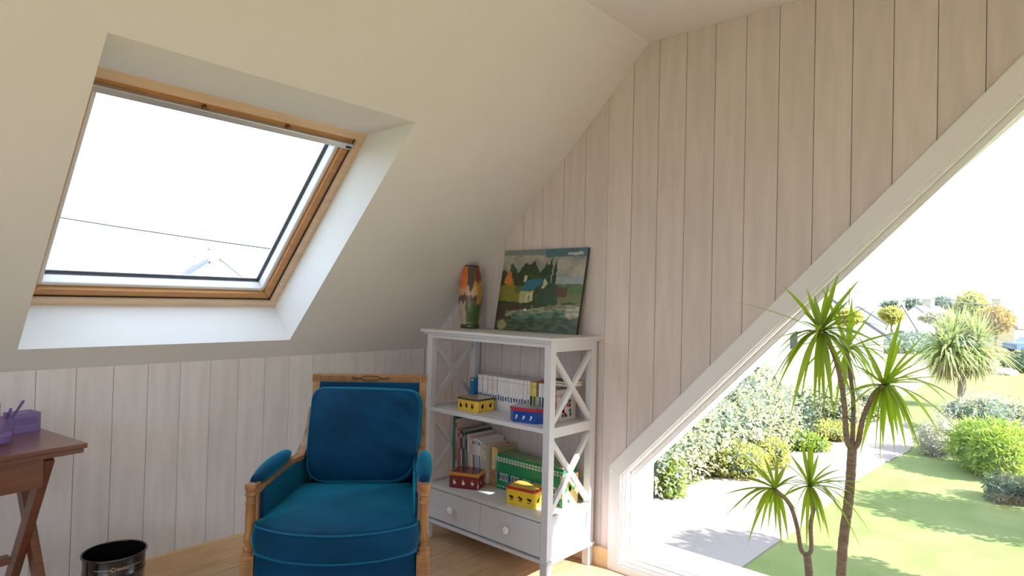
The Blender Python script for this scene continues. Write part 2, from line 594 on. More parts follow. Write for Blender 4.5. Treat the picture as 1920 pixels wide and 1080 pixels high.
# ------------------------------------------------------------------ roof windows, seen and added (window_1, fill_window_3)
R2 = math.sqrt(0.5)
def roof_window(name, x0, x1, label, mirror=False):
    W = struct(thing(name, None, None), label)
    L_ = math.hypot(FT[0] - FB[0], FT[1] - FB[1])
    def fn(u, v, h):   # u along x, v up the slope, h outwards
        yy = FB[0] - v * R2 + h * R2
        return (u, YB - yy if mirror else yy, FB[1] + v * R2 + h * R2)
    O = [(x0, 0.0), (x1, 0.0), (x1, L_), (x0, L_)]
    fo = [(x0 - .03, -.03), (x1 + .03, -.03), (x1 + .03, L_ + .03), (x0 - .03, L_ + .03)]
    ring('outer_frame', fo, inset(O, 0.036), fn, -0.003, 0.13, 'pine_pale', W)
    ring('shadow_gap', inset(O, 0.0355), inset(O, 0.040), fn, 0.010, 0.10, 'gasket', W)
    S0 = inset(O, 0.0395)
    S1 = inset(O, 0.074)
    ring('sash_rail', S0, S1, fn, 0.014, 0.105, 'pine', W, bevel=0.004)
    S2 = inset(O, 0.094)
    ring('glazing_bead', S1, S2, fn, 0.034, 0.105, 'bead', W, bevel=0.006)
    ring('gasket', S2, inset(O, 0.098), fn, 0.082, 0.100, 'gasket', W)
    ring('spacer', inset(O, 0.098), inset(O, 0.106), fn, 0.094, 0.100, 'alu', W)
    MB().prism(inset(O, 0.09), fn, 0.088, 0.092).build('pane', 'glass', W)
    ring('cover_strip', fo, inset(O, 0.045), fn, 0.132, 0.15, 'alu', W)
    # control bar along the top rail
    MB().prism([(x0 + .036, L_ - .090), (x1 - .042, L_ - .090), (x1 - .042, L_ - .062), (x0 + .036, L_ - .062)], fn, -0.008, 0.016).build('ventilation_bar', 'alu', W, bevel=0.004)
    MB().prism([(x1 - .075, L_ - .084), (x1 - .048, L_ - .084), (x1 - .048, L_ - .072), (x1 - .075, L_ - .072)], fn, -0.0090, -0.007).build('type_plate', 'gasket', W)
    for t in (0.38, 0.68):
        u = x0 + (x1 - x0) * t
        MB().prism([(u - .010, L_ - .064), (u + .010, L_ - .064), (u + .006, L_ - .050), (u - .006, L_ - .050)], fn, -0.002, 0.02).build('bar_clip', 'brown_clip', W, bevel=0.003)
    a = fn(x1 - .085, L_ - .098, 0.07)
    MB().tube([fn(x1 - .085, L_ - .098, 0.05), a], 0.012, 10).build('hinge_cap', 'alu', W)
    return W
roof_window('window_1', *SKY_X[0], 'pine framed roof window in the sloping ceiling')
roof_window('fill_window_3', *SKY_X[1], 'added pine framed roof window, unseen behind the camera, for extra light')
roof_window('fill_window_5', *SKY_FILL[0], 'added pine framed roof window, unseen in the opposite slope, for extra light', True)
roof_window('fill_window_6', *SKY_FILL[1], 'second added pine framed roof window, unseen in the opposite slope, for extra light', True)
roof_window('fill_window_7', *SKY_FILL[2], 'narrow added pine framed roof window, unseen in the opposite slope, for extra light', True)
#@FURN
# ------------------------------------------------------------------ furniture
WORLD = [False]
def to_local(parent):
    mm = Matrix.Identity(4)
    p = parent
    while p:
        mm = p.matrix_basis @ mm
        p = p.parent
    return mm.inverted()
_build = MB.build
def build2(s, name, mt, parent=None, **kw):
    o = _build(s, name, mt, parent, **kw)
    if WORLD[0] and parent:
        o.data.transform(to_local(parent))
    return o
MB.build = build2

def rect_sweep(mb, path, w, h, side):
    """rectangular section swept along a path; side = direction of the width w"""
    pts = [Vector(p) for p in path]
    b = len(mb.v)
    sd = Vector(side).normalized()
    for i, p in enumerate(pts):
        a = pts[max(0, i - 1)]
        c = pts[min(len(pts) - 1, i + 1)]
        d = (c - a).normalized()
        s_ = (sd - d * sd.dot(d)).normalized()
        n_ = d.cross(s_)
        for i2, j2 in ((-1, -1), (1, -1), (1, 1), (-1, 1)):
            mb.v.append(tuple(p + s_ * i2 * w / 2 + n_ * j2 * h / 2))
    for i in range(len(pts) - 1):
        for k in range(4):
            k_2 = (k + 1) % 4
            mb.face((b + i * 4 + k, b + i * 4 + k_2, b + (i + 1) * 4 + k_2, b + (i + 1) * 4 + k))
    mb.face([b + k for k in range(4)][::-1])
    mb.face([b + (len(pts) - 1) * 4 + k for k in range(4)])
    return mb

def round_poly(pts, r, seg=8):
    n = len(pts)
    res = []
    for i in range(n):
        p0, p1, p2 = Vector(pts[i - 1]), Vector(pts[i]), Vector(pts[(i + 1) % n])
        rr = r[i] if isinstance(r, (list, tuple)) else r
        a = p1 + (p0 - p1).normalized() * rr
        c = p1 + (p2 - p1).normalized() * rr
        for k in range(seg + 1):
            t = k / seg
            res.append((1 - t) ** 2 * a + 2 * t * (1 - t) * p1 + t * t * c)
    return res

def resample(pts, n):
    L_ = [0]
    m_ = len(pts)
    for i in range(m_):
        L_.append(L_[-1] + (pts[(i + 1) % m_] - pts[i]).length)
    res = []
    j = 0
    for k in range(n):
        t = L_[-1] * k / n
        while L_[j + 1] < t: j += 1
        f = (t - L_[j]) / max(1e-9, L_[j + 1] - L_[j])
        res.append(pts[j].lerp(pts[(j + 1) % m_], f))
    return res

def cushion(outline, t0, t1, crown0, crown1, bulge, fn, n=96, rings=9, wrinkle=None):
    """outline in the plane, thickness from t0 to t1, fn(a,b,t)->xyz; returns mesh builder and the two edge loops"""
    pl = resample(outline, n)
    cx = sum((p for p in pl), Vector((0, 0))) / n
    mb = MB()
    loops = []
    def ringpts(sc, t, off=0.0):
        res = []
        for p in pl:
            d = (p - cx)
            q = cx + d * sc + d.normalized() * off
            res.append((q.x, q.y, t))
        return res
    prof = []
    for i in range(1, rings + 1):
        s_ = i / rings
        prof.append((s_, t0 - crown0 * (1 - s_ ** 2.6), 0))
    for k in (0.12, 0.3, 0.5, 0.7, 0.88):
        prof.append((1.0, t0 + (t1 - t0) * k, bulge * math.sin(math.pi * k)))
    for i in range(rings, 0, -1):
        s_ = i / rings
        prof.append((s_, t1 + crown1 * (1 - s_ ** 2.6), 0))
    for (sc, t, off) in prof:
        loop = ringpts(sc, t, off)
        b = len(mb.v)
        for (a, bb_, tt) in loop:
            if wrinkle: tt += wrinkle(a, bb_, tt, sc)
            mb.v.append(tuple(fn(a, bb_, tt)))
        loops.append(b)
    for i in range(len(loops) - 1):
        for k in range(n):
            k_2 = (k + 1) % n
            mb.face((loops[i] + k, loops[i] + k_2, loops[i + 1] + k_2, loops[i + 1] + k))
    for li, t in ((0, t0 - crown0), (-1, t1 + crown1)):
        mb.v.append(tuple(fn(cx.x, cx.y, t + (wrinkle(cx.x, cx.y, t, 0) if wrinkle else 0))))
        c = len(mb.v) - 1
        for k in range(n):
            mb.face((c, loops[li] + k, loops[li] + (k + 1) % n))
    e0 = [fn(p.x, p.y, t0) for p in pl]
    e1 = [fn(p.x, p.y, t1) for p in pl]
    return mb, e0, e1

M['velvet'] = mat('blue_velvet', srgb(0, 62, 100), 0.75, vary=0.40, scale=5, sheen=1.0, spec=0.15, bump=0.05)
M['velvet_dark'] = mat('blue_velvet_piping', srgb(16, 92, 130), 0.7, sheen=0.7, spec=0.15)
M['carved'] = mat('carved_wood', srgb(168, 118, 72), 0.42, vary=0.35, scale=14, stretch=(2, 2, 0.6), bump=0.1, spec=0.5)
M['carved_dark'] = mat('carved_wood_recess', srgb(92, 58, 34), 0.5)
M['brass'] = mat('brass_nail', srgb(150, 120, 70), 0.35, metal=0.9)
M['mahogany'] = mat('mahogany', srgb(112, 62, 42), 0.3, vary=0.35, scale=7, stretch=(0.7, 8, 8), coat=0.4)
M['black_metal'] = mat('black_enamel', srgb(22, 17, 17), 0.22, coat=0.5)
M['gold'] = mat('gold_print', srgb(205, 185, 160), 0.4, metal=0.3)

# ---------------- bookcase
WORLD[0] = True
BX0, BX1 = -0.387, -0.022      # front, back
BY0, BY1 = -0.468, -1.308      # left, right
BT = 1.108
bc = thing('bookcase', 'white painted bookcase with crossed side braces and two drawers', 'bookcase', ((BX0 + BX1) / 2, (BY0 + BY1) / 2, 0))
PS = 0.038
for (x0, x1) in ((BX0, BX0 + PS), (BX1 - PS, BX1)):
    for (y0, y1) in ((BY0 - PS, BY0), (BY1, BY1 + PS)):
        MB().box(x0, x1, y0, y1, 0.0, BT - 0.022).build('post', 'bookcase_paint', bc, bevel=0.002)
MB().box(-0.409, -0.004, BY1 - 0.019, BY0 + 0.034, BT - 0.016, BT).build('top', 'bookcase_paint', bc, bevel=0.005)
MB().box(-0.398, -0.012, BY1 - 0.009, BY0 + 0.016, BT - 0.026, BT - 0.016).build('top_moulding', 'bookcase_paint', bc, bevel=0.003)
MB().box(BX0 + 0.004, BX0 + 0.020, BY1 + PS, BY0 - PS, BT - 0.046, BT - 0.026).build('front_apron', 'bookcase_paint', bc, bevel=0.0015)
MB().box(BX1 - 0.020, BX1 - 0.004, BY1 + PS, BY0 - PS, BT - 0.060, BT - 0.026).build('rear_apron', 'bookcase_paint', bc, bevel=0.0015)
MS, LS = 0.696, 0.294
MB().box(BX0 + 0.002, BX1, BY1 + 0.008, BY0 - 0.008, MS - 0.021, MS).build('shelf', 'bookcase_paint', bc, bevel=0.002)
MB().box(BX0 + 0.002, BX1, BY1 + 0.004, BY0 - 0.004, LS - 0.018, LS).build('shelf', 'bookcase_paint', bc, bevel=0.002)
for sy, yo in ((1, BY0), (-1, BY1)):       # the two sides
    ya, yb = yo - sy * 0.006, yo - sy * 0.030
    MB().box(BX0 + PS, BX1 - PS, ya, yb, BT - 0.066, BT - 0.026).build('side_rail', 'bookcase_paint', bc, bevel=0.0015)
    MB().box(BX0 + PS, BX1 - PS, ya, yb, MS - 0.042, MS + 0.003).build('side_rail', 'bookcase_paint', bc, bevel=0.0015)
    MB().box(BX0 + PS, BX1 - PS, ya, yb, LS - 0.034, LS + 0.006).build('side_rail', 'bookcase_paint', bc, bevel=0.0015)
    MB().box(BX0 + PS, BX1 - PS, yo - sy * 0.016, yo - sy * 0.026, 0.118, LS - 0.034).build('side_panel', 'bookcase_paint', bc)
    MB().box(BX0 + PS, BX1 - PS, ya, yb, 0.110, 0.140).build('side_rail', 'bookcase_paint', bc, bevel=0.0015)
    for (z0, z1) in ((MS + 0.003, BT - 0.066), (LS + 0.006, MS - 0.042)):
        ym = yo - sy * 0.018
        xa, xb = BX0 + PS - 0.006, BX1 - PS + 0.006
        g = 0.020
        for bt_, (a, b) in enumerate((((xa, ym, z0 + g), (xb, ym, z1 - g)), ((xa, ym, z1 - g), (xb, ym, z0 + g)))):
            q = MB()
            a, b = Vector(a), Vector(b)
            d = (b - a).normalized()
            nn = Vector((-d.z, 0, d.x))
            wv = 0.034
            pl = [a + nn * wv / 2, b + nn * wv / 2, b - nn * wv / 2, a - nn * wv / 2]
            pl = [(max(xa, min(xb, p.x)), max(z0, min(z1, p.z))) for p in pl]
            q.prism(pl, lambda u, v, h: (u, h, v), ym - 0.009 - 0.0007 * bt_, ym + 0.009 + 0.0007 * bt_)
            q.build('brace', 'bookcase_paint', bc, bevel=0.0012)
# drawer case
MB().box(BX0 + 0.022, BX1, BY1 + 0.028, BY0 - 0.028, 0.112, 0.118).build('case_bottom', 'bookcase_paint', bc)
MB().box(BX1 - 0.012, BX1, BY1 + PS, BY0 - PS, 0.118, LS - 0.018).build('case_back', 'bookcase_paint', bc)
ym = (BY0 + BY1) / 2
for (y0, y1) in ((BY1 + PS + 0.002, ym - 0.0015), (ym + 0.0015, BY0 - PS - 0.002)):
    dr = MB().box(BX0 + 0.003, BX0 + 0.020, y0, y1, 0.121, LS - 0.022).build('drawer', 'bookcase_paint', bc, bevel=0.002)
    yc = (y0 + y1) / 2
    kb = MB()
    zc = 0.200
    prof = [(0.0, 0.004), (0.006, 0.004), (0.006, 0.012), (0.010, 0.016), (0.0145, 0.022), (0.0155, 0.027), (0.012, 0.033), (0.005, 0.036), (0.0, 0.0365)]
    kb.lathe([(max(r * 1.3, 0.0005), h * 1.15) for r, h in prof], 20)
    kb.v = [(BX0 + 0.006 - z, yc + x_, zc + y_) for (x_, y_, z) in kb.v]
    kb.build('knob', 'ceramic', dr, smooth=True)
MB().box(BX0 - 0.010, BX1, BY1 - 0.012, BY0 + 0.012, 0.098, 0.112).build('base_moulding', 'bookcase_paint', bc, bevel=0.004)

# ---------------- paper things on the shelves
def shade(c, k): return (c[0] * k, c[1] * k, c[2] * k, 1)
CREAM = srgb(226, 214, 190)
WHITE = srgb(232, 226, 226)
def book(name, label, y, t, h, depth, x, z, bands, group, marks=None, lean=0.0, cover=None, cat='book'):
    """upright book, spine towards -x; y = left edge, t = thickness (towards -y); lean rotates the top to +y"""
    th = thing(name, label, cat, (x, y, z), 0, group)
    th.rotation_euler = (-lean, 0, 0)
    W0 = WORLD[0]
    WORLD[0] = False
    base = cover or bands[0][2]
    cv = MB()
    zs = 0.0
    for (a, b, c) in bands:
        cv.col = c
        cv.poly([(0, 0, a * h), (0, -t, a * h), (0, -t, b * h), (0, 0, b * h)])
    ct = 0.0012
    cv.col = base
    cv.box(0.0004, depth, -ct, 0, 0, h)
    cv.box(0.0004, depth, -t, -t + ct, 0, h)
    cv.box(0.0003, 0.0016, -t, 0, 0, h)
    for (fy, fz, wy, hz, c) in (marks or []):
        cv.col = c
        y0 = -t * (fy - wy / 2)
        y1 = -t * (fy + wy / 2)
        cv.poly([(-0.0003, y0, (fz - hz / 2) * h), (-0.0003, y1, (fz - hz / 2) * h), (-0.0003, y1, (fz + hz / 2) * h), (-0.0003, y0, (fz + hz / 2) * h)])
    cv.build('cover', 'paint', th)
    pg = MB()
    pg.col = CREAM
    pg.box(0.002, depth - 0.003, -t + ct, -ct, 0.002, h - 0.003)
    pg.build('pages', 'paint', th)
    WORLD[0] = W0
    return th

rnd = random.Random(11)
BLUE, PINK, DARK, GREEN, YEL = srgb(50, 90, 130), srgb(214, 170, 165), srgb(40, 45, 55), srgb(20, 120, 75), srgb(214, 190, 90)
# upper shelf: long run of white volumes
y = -0.640
book('paperback', 'bright blue booklet at the corner end of the upper shelf row', y + 0.033, 0.030, 0.150, 0.09, -0.195, MS, [(0, 1, srgb(18, 110, 160))], 'books on the upper shelf', [(0.5, 0.93, 0.5, 0.05, WHITE)])
nb = 0
while y > -1.005:
    t = rnd.choice([0.0165, 0.018, 0.0195, 0.0175])
    c = shade(WHITE, rnd.uniform(0.92, 1.0))
    bands = [(0, 0.12, shade(c, 0.96)), (0.12, 0.58, c), (0.58, 0.86, srgb(226, 208, 206) if rnd.random() < 0.35 else c), (0.86, 1.0, shade(c, 0.98))]
    mk = [(0.5, 0.36 + rnd.uniform(-0.02, 0.02), 0.55, 0.16, srgb(60, 105, 150)) if rnd.random() < 0.8 else (0.5, 0.36, 0.5, 0.12, DARK)]
    mk += [(0.5, 0.33, 0.2, 0.04, WHITE), (0.5, 0.88, 0.5, 0.02, srgb(150, 140, 140))]
    book('comic_volume', 'slim white comic volume with blue lettering in the upper shelf row', y, t, 0.170, 0.115, -0.17 + rnd.uniform(-0.002, 0.002), MS, bands, 'white comic volumes', mk)
    y -= t + 0.0008
    nb += 1
specs = [('yellow comic volume with dark title box on the upper shelf', YEL, 0.020, DARK), ('pale yellow comic volume with green title box on the upper shelf', srgb(216, 205, 130), 0.020, GREEN),
         ('brown spined volume beside the yellow comics on the upper shelf', srgb(150, 105, 70), 0.016, srgb(210, 190, 160))]
for lb, c, t, tc_ in specs:
    book('comic_volume', lb, y, t, 0.168, 0.115, -0.17, MS, [(0, 0.22, srgb(190, 130, 80)), (0.22, 1, c)], 'books on the upper shelf', [(0.5, 0.45, 0.7, 0.26, tc_), (0.5, 0.86, 0.5, 0.08, shade(c, 0.7))])
    y -= t + 0.0008
k = 0
rest = [('white volume with a thin grey title behind the front post', WHITE, 0.018, 0.166, BLUE), ('grey white volume second behind the front post', srgb(214, 210, 208), 0.018, 0.166, DARK),
        ('white volume with navy lettering third behind the front post', WHITE, 0.018, 0.166, srgb(40, 60, 110)), ('slim dark grey volume among the right hand upper books', srgb(98, 98, 104), 0.012, 0.16, WHITE),
        ('pale grey volume with faint title near the right side braces', srgb(205, 204, 206), 0.016, 0.164, DARK), ('grey green paperback near the right side braces', srgb(150, 165, 158), 0.016, 0.15, WHITE)]
for lb, c, t, h, tc_ in rest:
    book('comic_volume', lb, y, t, h, 0.115, -0.17, MS, [(0, 1, c)], 'books on the upper shelf', [(0.5, 0.45, 0.6, 0.3, tc_)])
    y -= t + 0.001
RED = srgb(196, 40, 60)
mk = [(0.5, f, 0.8, 0.10, srgb(232, 205, 205)) for f in (0.2, 0.45, 0.7, 0.9)]
book('paperback', 'white book with a red flowered spine beside the right braces', y, 0.02, 0.145, 0.12, -0.19, MS, [(0, 1, RED)], 'books on the upper shelf', mk, cover=srgb(230, 215, 212))
y -= 0.021
fl_bk = book('paperback', 'small book with a red and green patterned cover facing the window', y, 0.018, 0.115, 0.13, -0.185, MS, [(0, 1, srgb(224, 214, 206))], 'books on the upper shelf', None)
WORLD[0] = False
pt = MB()
for i in range(14):
    pt.col = rnd.choice([RED, srgb(40, 110, 90), srgb(120, 40, 60), srgb(60, 80, 70)])
    a, b = rnd.uniform(0.015, 0.115), rnd.uniform(0.012, 0.095)
    r_ = rnd.uniform(0.006, 0.011)
    pt.poly([(a + r_ * math.cos(q) , -0.0184, b + r_ * math.sin(q) * 1.2) for q in [j * math.pi / 4 for j in range(8)]])
pt.build('cover_print', 'paint', fl_bk)
WORLD[0] = True
# two books lying on the right-hand books
for i, (lb, c, z0, t) in enumerate((('cream book lying flat on the right hand upper books', srgb(214, 204, 188), MS + 0.1665, 0.012), ('dark covered book lying on top of the cream one', srgb(72, 64, 62), MS + 0.1790, 0.012))):
    th = thing('paperback', lb, 'book', (-0.12, -1.215, z0), 0, 'books on the upper shelf')
    WORLD[0] = False
    q = MB(); q.col = c
    q.box(-0.05, 0.05, -0.042, 0.10, 0, 0.0012).box(-0.05, 0.05, -0.042, 0.10, t - 0.0012, t).box(-0.05, 0.05, 0.0985, 0.10, 0, t)
    q.build('cover', 'paint', th)
    q = MB(); q.col = CREAM
    q.box(-0.047, 0.047, -0.040, 0.0985, 0.0012, t - 0.0012)
    q.build('pages', 'paint', th)
    WORLD[0] = True

# lower shelf: leaning picture books, then a green series
lean_specs = [  # label, colour, t, h, lean, depth
    ('tall green album at the corner end of the lower shelf', srgb(58, 130, 120), 0.016, 0.330, 0.02, 0.20, srgb(40, 140, 80)),
    ('album with a white and red top beside the tall green one', srgb(205, 190, 180), 0.014, 0.318, 0.03, 0.20, srgb(190, 70, 70)),
    ('pink spined book third from the corner on the lower shelf', srgb(190, 140, 150), 0.018, 0.262, 0.04, 0.17, srgb(150, 90, 80)),
    ('dark violet slim book beside the pink spined one', srgb(92, 66, 82), 0.012, 0.258, 0.05, 0.17, WHITE),
    ('grey bound book with cream top edge leaning left', srgb(158, 160, 156), 0.016, 0.270, 0.06, 0.19, DARK),
    ('black and green slim book leaning between grey ones', srgb(62, 82, 78), 0.012, 0.255, 0.07, 0.20, srgb(120, 180, 170)),
    ('cream picture book leaning in the middle of the group', srgb(220, 210, 196), 0.014, 0.245, 0.08, 0.19, PINK),
    ('pale pink picture book leaning in the middle of the group', srgb(214, 178, 182), 0.015, 0.235, 0.09, 0.18, WHITE),
    ('cream picture book with a dark drawing on its spine', srgb(214, 206, 196), 0.018, 0.230, 0.10, 0.18, srgb(90, 100, 110)),
    ('white picture book with grey spine print leaning left', srgb(226, 222, 216), 0.016, 0.232, 0.11, 0.18, srgb(150, 155, 160)),
    ('white picture book with a blue mark on its spine', srgb(224, 222, 220), 0.016, 0.228, 0.12, 0.18, srgb(70, 110, 170)),
    ('ivory picture book leaning next to the blue marked one', srgb(218, 208, 190), 0.014, 0.222, 0.13, 0.17, srgb(170, 160, 150)),
    ('ivory slim book last of the leaning group', srgb(210, 202, 188), 0.014, 0.205, 0.14, 0.17, srgb(160, 150, 140))]
y = -0.509
for lb, c, t, h, ln, dp, mc in lean_specs:
    t *= 1.10
    book('picture_book', lb, y, t, h, dp, -0.222 + 0.2 * ln, LS + 0.0002 + math.sin(ln) * t, [(0, 0.80, c), (0.80, 1, shade(c, 0.85) if c[0] < 0.5 else c)], 'picture books on the lower shelf',
         [(0.5, 0.45, 0.55, 0.35, mc), (0.5, 0.90, 0.6, 0.08, mc)], lean=ln * 0.85)
    y -= t + 0.0025
y -= 0.012
book('comic_volume', 'thick yellow comic with an orange lower spine next to the green series', y, 0.026, 0.205, 0.15, -0.18, LS, [(0, 0.45, srgb(196, 140, 100)), (0.45, 1, srgb(220, 196, 120))], 'books on the lower shelf',
     [(0.45, 0.88, 0.7, 0.12, srgb(226, 190, 70)), (0.5, 0.62, 0.4, 0.16, srgb(160, 180, 190)), (0.5, 0.3, 0.5, 0.2, srgb(170, 80, 60))])
y -= 0.028
book('comic_volume', 'slim yellow comic between the thick one and the green series', y, 0.012, 0.20, 0.15, -0.18, LS, [(0, 0.5, srgb(150, 150, 110)), (0.5, 1, srgb(210, 195, 130))], 'books on the lower shelf', [(0.5, 0.55, 0.6, 0.3, srgb(60, 120, 150))])
y -= 0.016
i = 0
while y > -1.225:
    t = 0.0185
    mk = [(0.5, 0.86, 0.74, 0.13, srgb(205, 212, 200)), (0.5, 0.86, 0.4, 0.05, srgb(90, 110, 90)), (0.5, 0.36, 0.74, 0.22, srgb(196, 204, 200) if i % 4 else srgb(60, 110, 170)), (0.5, 0.36, 0.4, 0.14, srgb(70, 90, 120)), (0.5, 0.08, 0.6, 0.05, srgb(190, 200, 170))]
    book('comic_volume', 'green comic volume with white title boxes in the lower shelf series', y, t, 0.176, 0.115, -0.185, LS, [(0, 1, srgb(16, 128, 78))], 'green comic volumes', mk)
    y -= t + 0.0008
    i += 1
lb_ = book('paperback', 'yellow and green book at the window end of the lower shelf', y - 0.002, 0.014, 0.150, 0.125, -0.205, LS, [(0, 0.3, srgb(40, 140, 80)), (0.3, 1, srgb(224, 196, 110))], 'books on the lower shelf', [(0.5, 0.5, 0.6, 0.2, srgb(60, 140, 80))], cover=srgb(224, 206, 130))
WORLD[0] = False
pt = MB()
for i in range(10):
    pt.col = rnd.choice([srgb(40, 140, 80), srgb(230, 170, 60), srgb(120, 160, 150), srgb(80, 90, 90)])
    a, b = rnd.uniform(0.02, 0.105), rnd.uniform(0.02, 0.13)
    r_ = rnd.uniform(0.008, 0.014)
    pt.poly([(a + r_ * math.cos(q), -0.0144, b + r_ * math.sin(q)) for q in [j * math.pi / 4 for j in range(8)]])
pt.build('cover_print', 'paint', lb_)
WORLD[0] = True

# ---------------- tins
def tin(name, label, loc, rz, w_, d_, h_, ch, body, lidc, topc, motif, lh=0.016):
    """w_ along local y (front face towards -x), d_ along x, chamfer ch; loc = centre of the base"""
    th = thing(name, label, 'tin', loc, rz, 'biscuit tins')
    W0 = WORLD[0]; WORLD[0] = False
    def octo(g):
        a, b = d_ / 2 + g, w_ / 2 + g
        return [(-a, -b + ch), (-a + ch, -b), (a - ch, -b), (a, -b + ch), (a, b - ch), (a - ch, b), (-a + ch, b), (-a, b - ch)]
    f3 = lambda u, v, h: (u, v, h)
    q = MB(); q.col = body
    q.prism(octo(0), f3, 0, h_ - lh + 0.002)
    bd = q.build('body', 'paint_gloss', th, bevel=0.002)
    q = MB(); q.col = lidc
    q.prism(octo(0.002), f3, h_ - lh, h_)
    ld = q.build('lid', 'paint_gloss', th, bevel=0.003)
    q = MB(); q.col = topc
    q.prism(octo(-0.008), f3, h_ - 0.001, h_ + 0.0008)
    q.build('lid_picture', 'paint_gloss', ld)
    q = MB()
    r = random.Random(hash(label) % 1000)
    r = random.Random(len(label))
    n_ = max(3, int(w_ / 0.045))
    def blobq(fn, a, b, ra, rb, c):
        q.col = c
        q.poly([fn(a + ra * math.cos(t), b + rb * math.sin(t)) for t in [j * math.pi / 5 for j in range(10)]])
    zc = (h_ - lh) * 0.5
    for side in (0, 1):
        fn = (lambda a, b: (-d_ / 2 - 0.0006, a, b)) if side == 0 else (lambda a, b: (a, -w_ / 2 - 0.0006, b))
        L_ = w_ - 2 * ch if side == 0 else d_ - 2 * ch
        nn = n_ if side == 0 else 2
        for i in range(nn):
            a = -L_ / 2 + L_ * (i + 0.5) / nn
            fo = fn
            for (da, db, ra, rb, c) in motif:
                blobq(fo, a + da, zc + db + r.uniform(-.002, .002), ra, rb, c)
    q.build('printed_motif', 'paint_gloss', bd)['kind'] = 'stuff'
    WORLD[0] = W0
    return th
bird = [(0, -0.002, 0.009, 0.010, srgb(30, 28, 30)), (-0.001, -0.003, 0.005, 0.007, WHITE), (0.003, 0.010, 0.006, 0.005, srgb(170, 40, 30))]
bird2 = [(0, -0.004, 0.008, 0.008, WHITE), (0.004, 0.004, 0.004, 0.006, srgb(220, 215, 200)), (0, 0.012, 0.003, 0.003, srgb(200, 140, 60))]
bird3 = [(-0.004, 0.0, 0.010, 0.007, srgb(40, 36, 30)), (0.006, 0.004, 0.006, 0.006, srgb(60, 60, 50)), (0, -0.012, 0.012, 0.003, srgb(120, 100, 40))]
star = [(0, 0.002, 0.005, 0.006, WHITE), (0.004, -0.006, 0.005, 0.004, srgb(210, 220, 235))]
tin('biscuit_tin', 'yellow biscuit tin with a black lid rim on the upper shelf', (-0.262, -0.722, MS), 0.0, 0.150, 0.140, 0.066, 0.012, srgb(226, 182, 40), srgb(30, 36, 30), srgb(190, 160, 100), bird, lh=0.009)
tin('biscuit_tin', 'blue biscuit tin with a red lid rim on the upper shelf', (-0.280, -1.104, MS), math.radians(14), 0.175, 0.13, 0.070, 0.030, srgb(20, 70, 150), srgb(178, 40, 60), srgb(90, 110, 130), star)
tin('biscuit_tin', 'dark red biscuit tin with an orange lid rim on the lower shelf', (-0.265, -0.680, LS), math.radians(24), 0.165, 0.130, 0.080, 0.008, srgb(120, 24, 34), srgb(206, 140, 60), srgb(110, 40, 40), bird2)
tin('biscuit_tin', 'yellow biscuit tin with a red lid rim on the lower shelf', (-0.262, -1.080, LS), math.radians(9), 0.165, 0.120, 0.084, 0.008, srgb(238, 196, 50), srgb(186, 50, 40), srgb(226, 180, 80), bird3, lh=0.012)

# ---------------- vase
def vase_col(t, z):
    # t angle 0..1 around (0 = facing the camera side), z 0..1
    n_ = mnoise.noise(Vector((t * 7, z * 5, 1.3)))
    n2 = mnoise.noise(Vector((t * 20, z * 16, 4.1)))
    a = t + 0.07 * n_ + 0.02 * n2
    z = z + (0.05 * mnoise.noise(Vector((t * 9, z * 7, 6.2))) + 0.02 * n2 if z > 0.1 else 0)
    if z < 0.07: return srgb(60, 72, 38)
    if z < 0.42 + 0.25 * (a - 0.5) + 0.12 * n_ and a > 0.36: return shade(srgb(74, 96, 52), 1 + 0.35 * n2)
    if a > 0.62: return shade(srgb(176, 140, 70) if z < 0.75 else srgb(120, 60, 40), 1 + 0.25 * n2)
    if abs(a - 0.50) < 0.13 * min(1, max(0, (z - 0.52) * 4)) and z > 0.55: return shade(srgb(56, 54, 50), 1 + 0.2 * n2)
    if z > 0.66: return shade(srgb(214, 110, 46), 1 + 0.3 * n2)
    if z > 0.52: return shade(srgb(196, 150, 110), 1 + 0.2 * n2)
    if z > 0.40: return shade(srgb(92, 60, 54), 1 + 0.4 * n2)
    if abs(a - 0.42) < 0.03 and z < 0.32: return srgb(70, 60, 54)
    return shade(srgb(178, 160, 140), 1 + 0.25 * n2)
vz = thing('vase', 'tall painted ceramic vase in orange, black and green on the bookcase', 'vase', (-0.115, -0.512, BT))
WORLD[0] = False
prof = [(0.001, 0.0), (0.050, 0.0), (0.054, 0.006), (0.053, 0.018), (0.049, 0.028), (0.053, 0.06), (0.062, 0.11), (0.068, 0.16), (0.069, 0.19), (0.066, 0.23), (0.060, 0.27), (0.053, 0.31), (0.047, 0.34), (0.045, 0.352), (0.041, 0.352), (0.040, 0.33), (0.040, 0.20)]
pr2 = []
for i in range(len(prof) - 1):
    for j in range(3):
        t = j / 3
        pr2.append((prof[i][0] * (1 - t) + prof[i + 1][0] * t, prof[i][1] * (1 - t) + prof[i + 1][1] * t))
pr2.append(prof[-1])
q = MB().lathe(pr2, 72, cap=False)
cam_ang = math.atan2(CAM.y + 0.512, CAM.x + 0.115)
vc = []
for (x_, y_, z_) in q.v:
    ang = (math.atan2(y_, x_) - cam_ang) / (2 * math.pi)
    ang = (ang + 0.5) % 1.0          # 0.5 faces the camera
    tt = 0.5 + (ang - 0.5) * 2       # visible half spans 0..1
    if z_ > 0.345 or (math.hypot(x_, y_) < 0.042 and z_ > 0.1): vc.append(srgb(40, 36, 34))
    else: vc.append(vase_col(tt, z_ / 0.352))
q.build('vessel', attr_mat('glazed_vase', 0.25, coat=0.3), vz, smooth=True, vcols=vc)

